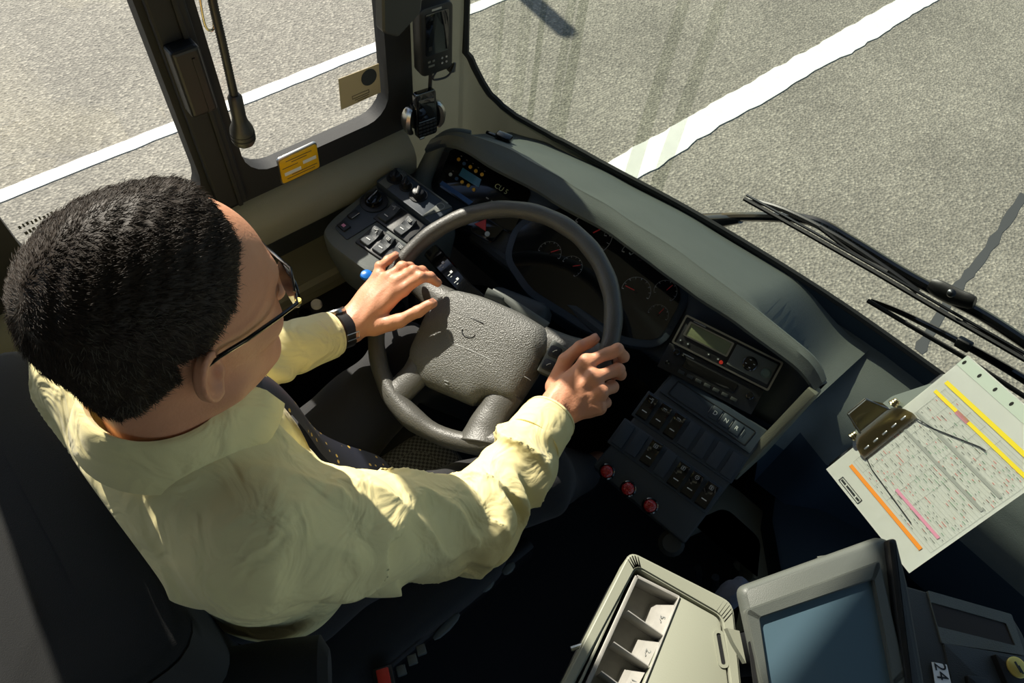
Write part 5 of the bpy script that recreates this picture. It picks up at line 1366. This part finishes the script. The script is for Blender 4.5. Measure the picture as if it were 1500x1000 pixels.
# ---- hands
def hand(wr, el, thumb, fingers, palm_extra, lo_, hi_):
    lo, h, P = grid(lo_, hi_, .0018)
    f = cap(P, lerp(np.array(el), np.array(wr), .35), wr, .040, .027)
    mcps = [np.array(q[0]) for q in fingers]
    wr = np.array(wr)
    # palm: capsules from the wrist to each knuckle
    for i, m_ in enumerate(mcps):
        side = (mcps[0] - mcps[-1]); side = side/np.linalg.norm(side)
        w0 = wr + side*(.014 - .0095*i)
        f = smin(f, cap(P, w0, m_, .0185, .0130), .014)
    for i, q in enumerate(fingers):
        r = [.0112, .0102, .0092, .0080] if i < 3 else [.0098, .0088, .0080, .0070]
        g = cap(P, q[0], q[1], r[0], r[1])
        for k in range(1, len(q)-1): g = smin(g, cap(P, q[k], q[k+1], r[k], r[k+1]), .0025)
        for k in range(1, len(q)-1): g = smin(g, ell(P, q[k], (r[k]*1.07,)*3), .003)
        f = smin(f, g, .0065)
        f = smin(f, ell(P, np.array(q[0]) + palm_extra*.002, (.0098, .0098, .0092)), .008)
        # extensor tendon
        f = smin(f, cap(P, lerp(wr, np.array(q[0]), .35) + palm_extra*.012, np.array(q[0]) + palm_extra*.008, .003, .003), .006)
    g = cap(P, thumb[0], thumb[1], .0185, .0125)
    g = smin(g, cap(P, thumb[1], thumb[2], .0118, .0108), .004)
    g = smin(g, cap(P, thumb[2], thumb[3], .0108, .0088), .003)
    f = smin(f, g, .010)
    for fr_, am, dr in ((260, .0004, (1, .4, .2)), (170, .0005, (.2, 1, -.5))): f = f + am*wave(P, dr, fr_)
    V, Q = nets(f, lo, h); add(V, Q)
LHF = [[(-0.6917,0.4253,0.7006), (-0.6803,0.4590,0.7229), (-0.6743,0.4758,0.7164), (-0.6640,0.4849,0.7041)],
       [(-0.7083,0.4267,0.7046), (-0.7005,0.4568,0.7219), (-0.6963,0.4733,0.7142), (-0.6894,0.4819,0.7027)],
       [(-0.7276,0.4232,0.6996), (-0.7266,0.4506,0.7124), (-0.7245,0.4655,0.7039), (-0.7207,0.4731,0.6920)],
       [(-0.7513,0.4157,0.6873), (-0.7629,0.4259,0.6965), (-0.7702,0.4474,0.6922), (-0.7752,0.4676,0.6872)]]
LTH = [(-0.6828,0.3544,0.6543), (-0.6503,0.3890,0.6793), (-0.6375,0.4211,0.6964), (-0.6286,0.4481,0.7090)]
upL = np.array(nrm); 
hand(WL, EL, LTH, LHF, upL, (-.83, .20, .60), (-.58, .52, .775))
RHF = [[(-0.3490,0.5514,0.7660), (-0.3311,0.6047,0.7777), (-0.3236,0.6168,0.7546), (-0.3324,0.6154,0.7275)],
       [(-0.3227,0.5428,0.7620), (-0.3082,0.5884,0.7612), (-0.3082,0.5991,0.7353), (-0.3230,0.6022,0.7125)],
       [(-0.2987,0.5413,0.7503), (-0.2992,0.5729,0.7341), (-0.3087,0.5817,0.7118), (-0.3232,0.5848,0.6978)],
       [(-0.2861,0.5293,0.7315), (-0.2904,0.5537,0.7141), (-0.3032,0.5607,0.6975), (-0.3176,0.5653,0.6887)]]
RTH = [(-0.3628,0.5078,0.7148), (-0.3819,0.5404,0.7411), (-0.3818,0.5722,0.7537), (-0.3766,0.5999,0.7577)]
hand((-0.3311,0.4830,0.7198), ER, RTH, RHF, upL, (-.45, .36, .62), (-.20, .66, .80))
# ---- bare body under the clothes: torso, arms, legs
lo, h, P = grid((-.86, -.16, .02), (-.12, .80, 1.12), .008)
f = smin(ell(P, (-.475, -.01, .86), (.13, .08, .19)), ell(P, (-.49, -.0, .62), (.12, .08, .15)), .05)
f = smin(f, cap(P, SR, SL, .045), .04)
f = smin(f, cap(P, NB, (-.47, -.01, .9), .058, .06), .03)
for a, b, c in ((SR, ER, (-0.3311,0.4830,0.7198)), (SL, EL, WL)):
    f = smin(f, cap(P, a, b, .042, .034), .02); f = smin(f, cap(P, b, c, .034, .028), .012)
LEGS = (((-.43, .02, .52), (-.315, .44, .505), (-.35, .66, .16), (-.35, .74, .12)), ((-.55, .02, .52), (-.665, .41, .500), (-.60, .62, .16), (-.60, .72, .12)))
for a, b, c, d_ in LEGS:
    f = smin(f, cap(P, a, b, .06, .042), .03); f = smin(f, cap(P, b, c, .042, .03), .02); f = smin(f, cap(P, c, d_, .03, .025), .01)
V, Q = nets(f, lo, h); add(V, Q)
off = 0; VV, QQ = [], []
for V, Q in PARTS: VV.append(V); QQ.append(Q + off); off += len(V)
driver = from_arrays('person', np.concatenate(VV), np.concatenate(QQ), 'skin')
tag(driver, 'male bus driver in pale yellow shirt and dark tie, steering with both hands', 'person')
# fingernails
def nail(a, b, up, w=.0058, l=.0075, r=.0078):
    a, b, up = Vector(a), Vector(b), Vector(up); d = (b-a).normalized(); s_ = d.cross(up).normalized(); u = s_.cross(d)
    bm = B(); rows = []
    for i in range(5):
        x = -1 + 2*i/4
        rows.append([bm.verts.new(b + d*(-l*.35 + l*j/3) + s_*(w*x*(1 - .15*(j == 3))) + u*(r*math.cos(x*.75)*.98 + .0006)) for j in range(4)])
    for p_, q_ in zip(rows, rows[1:]):
        for j in range(3): bm.faces.new((p_[j], p_[j+1], q_[j+1], q_[j]))
    bmesh.ops.solidify(bm, geom=bm.faces[:], thickness=.0006); return obj('fingernail', bm, 'nail', driver)
for q in LHF: nail(q[2], q[3], nrm, r=.0060)
nail(LTH[2], LTH[3], nrm + Vector((.3, -.2, 0)), .0078, .010, .0080)
nail(RTH[2], RTH[3], nrm + Vector((0, .1, .3)), .0078, .010, .0080)

# ---- hair: cropped cap with strands
def hair_region(P):
    """negative where hair grows (head coordinates)"""
    x, y, z = P[..., 0], P[..., 1], P[..., 2]
    ax_ = np.abs(x)
    front = y - (.058 - .9*np.maximum(ax_ - .045, 0) - 6*np.maximum(.0, .062 - z)**1.2*.3)   # forehead line
    side = np.where(z < .055, y - (.036 + .25*(z - .055)), -1)          # temple
    low = np.where(y > .006, -.012 - z, np.where(y > -.035, .028 - z, -.088 - z - .1*(y + .035)))
    return np.maximum(np.maximum(front, side), low)
lo, h, P = grid((-.11, -.14, -.10), (.11, .12, .15), .0026)
f = smax(smin(skull(P), cap(P, (0, -.030, -.045), nb_l + np.array((0, .0, -.03)), .059, .064) , .035) - .0068 - .0012*wave(P, (1, .6, .2), 190) * wave(P, (.3, 1, -.7), 160) - .006*blob(P, (0, .055, .10), .05), hair_region(P), .010)
Vh, Qh = nets(f, lo, h)
hair = from_arrays('hair', from_head(Vh), Qh, 'hair', driver)
hair['label'] = 'short cropped dark brown hair'
def strands(V, Q, n, L0, L1, name, m_, parent, comb, seed=3, jit=.55, wd=.00030, keep=None):
    r_ = np.random.RandomState(seed)
    tri = V[Q[:, :3]]; fn = np.cross(tri[:, 1]-tri[:, 0], tri[:, 2]-tri[:, 0]); ln = np.linalg.norm(fn, axis=1) + 1e-12; fn = fn/ln[:, None]
    c = V[Q].mean(1)
    if keep is not None:
        k = keep(c); c, fn = c[k], fn[k]
    # outward test
    i = r_.randint(0, len(c), n); c, fn = c[i] + (r_.rand(n, 3)-.5)*.0026, fn[i]
    g = comb(c)
    d = g - (g*fn).sum(1)[:, None]*fn; d /= (np.linalg.norm(d, axis=1)[:, None] + 1e-6)
    d = d + (r_.rand(n, 3)-.5)*2*jit + fn*(.18 + .35*r_.rand(n, 1)); d /= np.linalg.norm(d, axis=1)[:, None]
    L = (L0 + (L1-L0)*r_.rand(n, 1))
    bend = d*.9 - fn*.30 + (r_.rand(n, 3)-.5)*.4
    bend /= np.linalg.norm(bend, axis=1)[:, None]
    s_ = np.cross(d, r_.rand(n, 3)-.5); s_ /= np.linalg.norm(s_, axis=1)[:, None]
    u_ = np.cross(d, s_)
    p0 = c - fn*.001; p1 = p0 + d*L*.5; p2 = p1 + bend*L*.5
    verts = []
    for p, w in ((p0, wd), (p1, wd*.85)):
        for a in (0, 2*PI/3, 4*PI/3): verts.append(p + (s_*math.cos(a) + u_*math.sin(a))*w)
    verts.append(p2)
    VV_ = np.stack(verts, 1).reshape(-1, 3); b = (np.arange(n)*7)[:, None]
    T = []
    for k in range(3):
        k2 = (k+1) % 3
        T += [b + np.array([[k, k2, 3+k2]]), b + np.array([[k, 3+k2, 3+k]]), b + np.array([[3+k, 3+k2, 6]])]
    return from_arrays(name, VV_, np.concatenate(T), m_, parent)
def outward(V, Q):
    return V, Q
def comb_head(c):
    g = np.zeros_like(c); g[:, 0] = c[:, 0]*5; g[:, 1] = .8 - 6*np.maximum(0, -.02 - c[:, 1]); g[:, 2] = -.9*(c[:, 2] < .07) - .2
    w = np.sin(c[:, 0]*90)*.3; g[:, 0] += w
    return g
tri = Vh[Qh[:, :3]]; fn = np.cross(tri[:, 1]-tri[:, 0], tri[:, 2]-tri[:, 0]); cc_ = Vh[Qh].mean(1) - np.array((0, -.01, .04))
if (fn*cc_).sum(1).mean() < 0: Qh = Qh[:, ::-1]
def st_head(n, L0, L1, m_, seed, keep=None, name='hair_strands', jit=.28):
    o = strands(Vh, Qh, n, L0, L1, name, m_, hair, comb_head, seed=seed, keep=keep, jit=jit)
    me = o.data; co = np.empty(len(me.vertices)*3, np.float32); me.vertices.foreach_get('co', co)
    me.vertices.foreach_set('co', from_head(co.reshape(-1, 3)).astype(np.float32).ravel()); me.update(); o['kind'] = 'stuff'; return o
okreg = lambda c: (hair_region(c) < .003)
st_head(42000, .006, .0115, 'hair', 3, okreg)
st_head(1500, .006, .013, 'hair_grey', 5, lambda c: okreg(c) & (c[:, 0] > .045) & (c[:, 1] < .045) & (c[:, 2] < .09), jit=.8)
st_head(1200, .004, .007, 'hair', 8, lambda c: (c[:, 2] < -.03) & (c[:, 1] < -.05), jit=.5)
# eyebrow and arm hair
def limb_hair(a, b, r, n, seed, name, up, m_='arm_hair', L=(.006, .012)):
    r_ = np.random.RandomState(seed); a, b, up = np.array(a), np.array(b), np.array(up)
    d = (b-a)/np.linalg.norm(b-a); s_ = np.cross(d, up); s_ /= np.linalg.norm(s_); u = np.cross(s_, d)
    t = r_.rand(n, 1); an = (r_.rand(n, 1)-.5)*2.6
    nr = s_*np.sin(an) + u*np.cos(an); p0 = a + (b-a)*t + nr*(r[0] + (r[1]-r[0])*t)
    dr = d*.8 + nr*.35 + (r_.rand(n, 3)-.5)*.8; dr /= np.linalg.norm(dr, axis=1)[:, None]
    L_ = L[0] + (L[1]-L[0])*r_.rand(n, 1)
    w = np.cross(dr, nr); w /= np.linalg.norm(w, axis=1)[:, None]; w2 = np.cross(dr, w)
    ww = .00016
    V = np.stack([p0 + w*ww, p0 - w*ww*.5 + w2*ww, p0 - w*ww*.5 - w2*ww, p0 + dr*L_ - nr*L_*.15], 1).reshape(-1, 3)
    b_ = (np.arange(n)*4)[:, None]
    T = np.concatenate([b_ + np.array([[0, 1, 3]]), b_ + np.array([[1, 2, 3]]), b_ + np.array([[2, 0, 3]])])
    o = from_arrays(name, V, T, m_, driver); o['kind'] = 'stuff'; return o
WRr = (-0.3311,0.4830,0.7198)
limb_hair(lerp(Vector(ER), Vector(WRr), .72), Vector(WRr) + (Vector(WRr)-Vector(ER))*.15, (.0305, .026), 1500, 4, 'forearm_hair', nrm)
limb_hair(lerp(Vector(EL), Vector(WL), .90), Vector(WL) + (Vector(WL)-Vector(EL))*.10, (.0285, .026), 500, 6, 'forearm_hair', nrm, L=(.004, .008))

# ---- shirt
SRs, SLs = np.array(SR), np.array(SL)
lo, h, P = grid((-.82, -.16, .46), (-.15, .46, 1.12), .0040)
x, y, z = P[..., 0], P[..., 1], P[..., 2]
tor = ell(P, (-.475, -.004, .850), (.180, .108, .230))
tor = smin(tor, ell(P, (-.480, .010, .620), (.172, .135, .190)), .06)
tor = smin(tor, cap(P, (-.350, -.012, .972), (-.610, -.038, .985), .074), .05)
tor = smin(tor, cap(P, (-.47, -.010, 1.010), SR, .050, .060), .045)
tor = smin(tor, cap(P, (-.47, -.010, 1.010), SL, .050, .060), .045)
def sleeve(P, S, E, W, rs_, cut, seed):
    S, E, W = [np.array(q, np.float32) for q in (S, E, W)]
    u = (E-S)/np.linalg.norm(E-S); v = (W-E)/np.linalg.norm(W-E)
    up_ = cap(P, S, E, rs_[0], rs_[1]); fo_ = cap(P, E, W, rs_[1]*.97, rs_[2])
    d = smin(up_, fo_, .025)
    tu = (P-S) @ u; tv = (P-E) @ v
    n2 = wave(P, (.6, -.3, 1), 38, seed) + .6*wave(P, (-.5, 1, .3), 55, seed*2)
    # compression folds at the elbow, long drag folds down the upper arm, rings at the forearm
    be = blob(P, E, .085); bs = blob(P, S + u*.06, .10)
    d = d + be*.013*np.sin(tu*95 + 1.8*n2 + seed) + bs*.011*np.sin(tu*55 + 2.2*n2)
    mid = np.exp(-((tv-.12)/.07)**2)
    d = d + mid*.0075*np.sin(tv*78 + 2.0*n2) + .0040*n2*np.exp(-((tu-.15)/.15)**2)
    rg = lambda ph: (1 - np.abs(np.sin(ph)))**2.6
    L1 = float(np.linalg.norm(E-S))
    diag = P @ np.array((.5, .15, .85), np.float32)
    d = d - .012*rg(diag*26 + 1.1*n2 + seed)*np.exp(-((tu-.45*L1)/.11)**2)
    d = d - .011*rg(tv*34 + .9*n2 + 1.5*diag + seed)*np.exp(-((tv-.10)/.075)**2)
    d = d - .012*be*rg(diag*52 + 1.4*n2)
    # smooth stiff cuff and a clean cut
    d = smax(d, (P - W) @ v - cut, .002)
    return d
slR = sleeve(P, SR, ER, lerp(np.array(ER), np.array(WRr), .86), (.076, .059, .046), 0.0, 1.0)
slL = sleeve(P, SL, EL, lerp(np.array(EL), np.array(WL), .88), (.068, .058, .043), 0.0, 2.3)
n2 = wave(P, (.7, .4, .5), 24) + .7*wave(P, (-.4, .8, .9), 37, 1.0)
tor = tor + .0075*np.sin(P @ np.array((34, 30, 48), np.float32) + 1.7*n2)*np.exp(-((z-.86)/.16)**2) + .0025*n2
tor = tor + .010*blob(P, (-.30, -.06, .84), .06)*np.sin(P @ np.array((10, 40, 90), np.float32))
f = smin(smin(tor, slR, .030), slL, .030)
f = smax(f, .50 - z, .004)
f = f - .010*((1 - np.abs(np.sin(P @ np.array((22, -16, 14), np.float32) + 1.3*n2)))**2)*np.exp(-((z-.90)/.12)**2)*(y < .1)
# neck opening
f = smax(f, -cap(P, np.array(NB) + np.array((0, .004, .01)), np.array(NB) + np.array((0, -.005, .2)), .060, .066), .004)
# armhole seam of the right sleeve: a shallow groove
sm_n = np.array((.86, .25, -.42), np.float32); sm_n /= np.linalg.norm(sm_n)
dpl = (P - np.array((-.318, -.0, .965), np.float32)) @ sm_n
f = f + .0018*np.exp(-(dpl/.0032)**2)*(x > -.42)
V, Q = nets(f, lo, h)
shirt = from_arrays('shirt', V, Q, 'shirt', driver)
sub = shirt.modifiers.new('smooth', 'SMOOTH'); sub.factor = .5; sub.iterations = 1
# turned-down collar
bm = B(); rows = []; n_ = 40
nb = Vector(NB); cxn, cyn, czn = nb.x, nb.y, nb.z
for j, (dr, dz) in enumerate(((.002, .034), (.0045, .040), (.010, .038), (.016, .026), (.026, .006), (.036, -.012), (.0345, -.016), (.022, .002), (.006, .020))):
    row = []
    for i in range(n_+1):
        a = math.radians(lerp(-245, 65, i/n_)) - .05
        fr_ = (math.cos(a-math.radians(-90)) ); e_ = abs(lerp(-1, 1, i/n_))**3
        r_ = .0600 + dr*(1 + .25*e_)
        zz = .018*(-math.sin(a)) * .9
        row.append(bm.verts.new((cxn + r_*math.cos(a)*1.0, cyn + .006 + r_*1.04*math.sin(a), czn + .024 + dz*(1 + (.9*e_ if dz < .01 else 0)) + zz*.8)))
    rows.append(row)
for a_, b_ in zip(rows, rows[1:]+rows[:1]):
    for i in range(n_): bm.faces.new((a_[i], a_[i+1], b_[i+1], b_[i]))
for i in (0, n_): bm.faces.new([r[i] for r in rows])
obj('collar', bm, 'shirt', shirt, auto=60)
# cuffs
def cuff(E, W, t0, t1, r0, r1, name='cuff'):
    E, W = Vector(E), Vector(W); d = (W-E).normalized(); q = d.to_track_quat('Z', 'Y'); L_ = (W-E).length*(t1-t0)
    bm = B(); c = lerp(E, W, t0)
    lathe(bm, [(r0*.6, 0), (r0, .0), (r0+.0012, L_*.1), (r1+.0012, L_*.9), (r1+.0004, L_), (r1-.0015, L_), (r1-.0035, L_*.96), (r1-.004, L_*.3)], c, 40, axis=d)
    o = obj(name, bm, 'shirt', shirt, auto=40)
    bm = B()
    P_ = []
    for i in range(41):
        a = 2*PI*i/40; P_.append(c + d*(L_*.92) + q @ Vector(((r1+.0014)*math.cos(a), (r1+.0014)*math.sin(a), 0)))
    tube(bm, P_[:-1], .0005, 4, closed=True); obj('cuff_stitching', bm, 'stitch', o)
cuff(ER, WRr, .66, .895, .0475, .0435)
cuff(EL, WL, .66, .895, .0445, .0400)
# ---- tie
tp_ = [Vector((cxn-.004, cyn+.078, czn-.004)), Vector((cxn-.002, cyn+.100, czn-.04)), Vector((-.452, .112, .94)), Vector((-.440, .128, .86)), Vector((-.428, .152, .80)), Vector((-.412, .176, .755)), Vector((-.398, .192, .722)), Vector((-.388, .198, .700))]
sp2 = smooth_path(tp_, 6); n_ = len(sp2)
bm = B(); rings = []
for i, p in enumerate(sp2):
    t_ = i/(n_-1); d = (sp2[min(i+1, n_-1)] - sp2[max(i-1, 0)]).normalized()
    s_ = (Vector((.93, -.25, .1)) - d*Vector((.93, -.25, .1)).dot(d)).normalized(); u = s_.cross(d)
    w = lerp(.013, .036, min(1, t_*1.25)) if t_ < .93 else lerp(.036, .004, (t_-.93)/.07)
    th_ = .003; sag = .004*math.sin(t_*9)
    rings.append([p + s_*(w*a_) + u*(th_*b_ + sag) for a_, b_ in ((-1, 0), (-.5, .8), (0, 1.1), (.5, .8), (1, 0), (.5, -.6), (0, -.7), (-.5, -.6))])
stack(bm, rings); tie = obj('necktie', bm, 'tie', driver, auto=60)
bm = B(); k0 = tp_[0]; lathe(bm, [(.010, -.016), (.014, -.004), (.018, .008), (.014, .015), (.005, .018)], k0 + Vector((0, .004, .004)), 14, axis=(0, -.35, 1)); obj('tie_knot', bm, 'tie', tie)
bm = B(); tube(bm, smooth_path([(cxn+.060, cyn+.02, czn+.012), (cxn+.048, cyn+.055, czn+.004), (cxn+.02, cyn+.076, czn)], 5), .006, 8, up=(0, 0, 1), flat=1.3)
obj('tie_band', bm, 'tie', tie)
# ---- trousers and shoes
lo, h, P = grid((-.84, -.16, .07), (-.14, .80, .72), .0065)
f = ell(P, (-.485, .02, .55), (.185, .150, .105))
for (a, b, c, d_), rr in zip(LEGS, (1, 1)):
    f = smin(f, cap(P, a, b, .098, .070), .03); f = smin(f, cap(P, b, c, .072, .055), .03)
f = f + .003*wave(P, (1, .5, .3), 60)*wave(P, (.2, 1, .5), 45) + .005*blob(P, LEGS[1][1], .1)*wave(P, (.3, 1, 0), 70) + .004*blob(P, LEGS[0][1], .1)*wave(P, (-.3, 1, 0), 70)
f = smax(f, .14 - P[..., 2], .01)
V, Q = nets(f, lo, h); tro = from_arrays('trousers', V, Q, 'trousers', driver)
for a, b, c, d_ in LEGS:
    lo, h, P = grid(Vector(d_) + Vector((-.07, -.13, -.13)), Vector(d_) + Vector((.07, .19, .08)), .005)
    f = cap(P, Vector(d_) + Vector((0, -.06, -.065)), Vector(d_) + Vector((0, .12, -.075)), .046, .040)
    f = smin(f, cap(P, Vector(d_) + Vector((0, -.06, .0)), Vector(d_) + Vector((0, .0, -.05)), .045, .045), .03); f = smax(f, -.108 - (P[..., 2] - d_[2]), .004)
    V, Q = nets(f, lo, h); from_arrays('shoe', V, Q, 'leather', driver)
# belt edge
# ---- sunglasses
bm = B()
sg = bpy.data.objects.new('sunglasses', None)
def hp(x, y, z): return HM @ (Vector((x, y, z))*.965)
bm = B(); tube(bm, [hp(-.058, .100, .016), hp(-.035, .112, .022), hp(-.012, .113, .018), hp(.012, .113, .018), hp(.035, .112, .022), hp(.058, .100, .016)], .0016, 8); sgo = obj('sunglasses', bm, 'gloss_black', driver, label='dark sunglasses with thin black temples')
for s in (-1, 1):
    bm = B(); rows = []
    out_ = rpoly([(s*.012, .018), (s*.060, .017), (s*.060, -.006), (s*.048, -.022), (s*.020, -.022), (s*.011, -.006)], .012)
    def curve_y(x_): return .1145 - 3.2*x_*x_
    r0 = [hp(x_, curve_y(x_), z_) for x_, z_ in out_]; r1 = [hp(x_, curve_y(x_) - .002, z_) for x_, z_ in out_]
    stack(bm, [r0, r1]); obj('lens', bm, 'lens', sgo)
    bm = B(); tube(bm, r0, .0011, 6, closed=True); obj('lens_rim', bm, 'gloss_black', sgo)
    bm = B(); tube(bm, [hp(s*.060, .100, .012), hp(s*.070, .094, .012), hp(s*.0755, .070, .014), hp(s*.083, .030, .017), hp(s*.087, .0, .020), hp(s*.083, -.022, .008)], .0017, 8, flat=1.6, up=tuple(hz)); obj('temple', bm, 'gloss_black', sgo)
    bm = B(); lathe(bm, [(.0028, -.002), (.0028, .002)], hp(s*.068, .097, .012), 10); obj('hinge', bm, 'gold', sgo)
# ---- wristwatch on the left wrist
wc = lerp(Vector(EL), Vector(WL), .955); wd_ = (Vector(WL)-Vector(EL)).normalized()
q = wd_.to_track_quat('Z', 'Y'); bm = B()
lathe(bm, [(.0300, -.011), (.0335, -.010), (.0335, .010), (.0300, .011)], wc, 36, axis=wd_); wa = obj('wristwatch', bm, 'leather', driver, label='black leather wristwatch on the left wrist')
outd = Vector((-.75, .15, .62)); outd = (outd - wd_*outd.dot(wd_)).normalized()
bm = B(); lathe(bm, [(.016, -.003), (.0185, .0), (.0185, .005), (.0165, .0075)], wc + outd*.033, 28, axis=outd); obj('watch_case', bm, 'steel', wa)
bm = B(); lathe(bm, [(.0155, .0070), (.0155, .0082)], wc + outd*.033, 28, axis=outd); obj('watch_face', bm, 'gloss_black', wa)
bd = Vector((.55, -.5, .45)); bd = (bd - wd_*bd.dot(wd_)).normalized(); sd_ = bd.cross(wd_)
bm = B(); c_ = wc + bd*.0345
fr4 = [c_ + wd_*(.0125*a_) + sd_*(.006*b_) for a_, b_ in ((1, 1), (-1, 1), (-1, -1), (1, -1))]
tube(bm, fr4, .0011, 6, closed=True); obj('strap_buckle', bm, 'steel', wa)

# ============================================================ the cab group is scaled about the camera
scale_about_camera({'driver_seat', 'belt_buckle', 'steering_wheel', 'indicator_stalk', 'wiper_stalk', 'person', 'cash_tray', 'coin_insert', 'tray_latch',
               'ticket_terminal', 'ticket_validator', 'clipboard', 'timetable_sheet', 'pedals', 'brake_lever'})
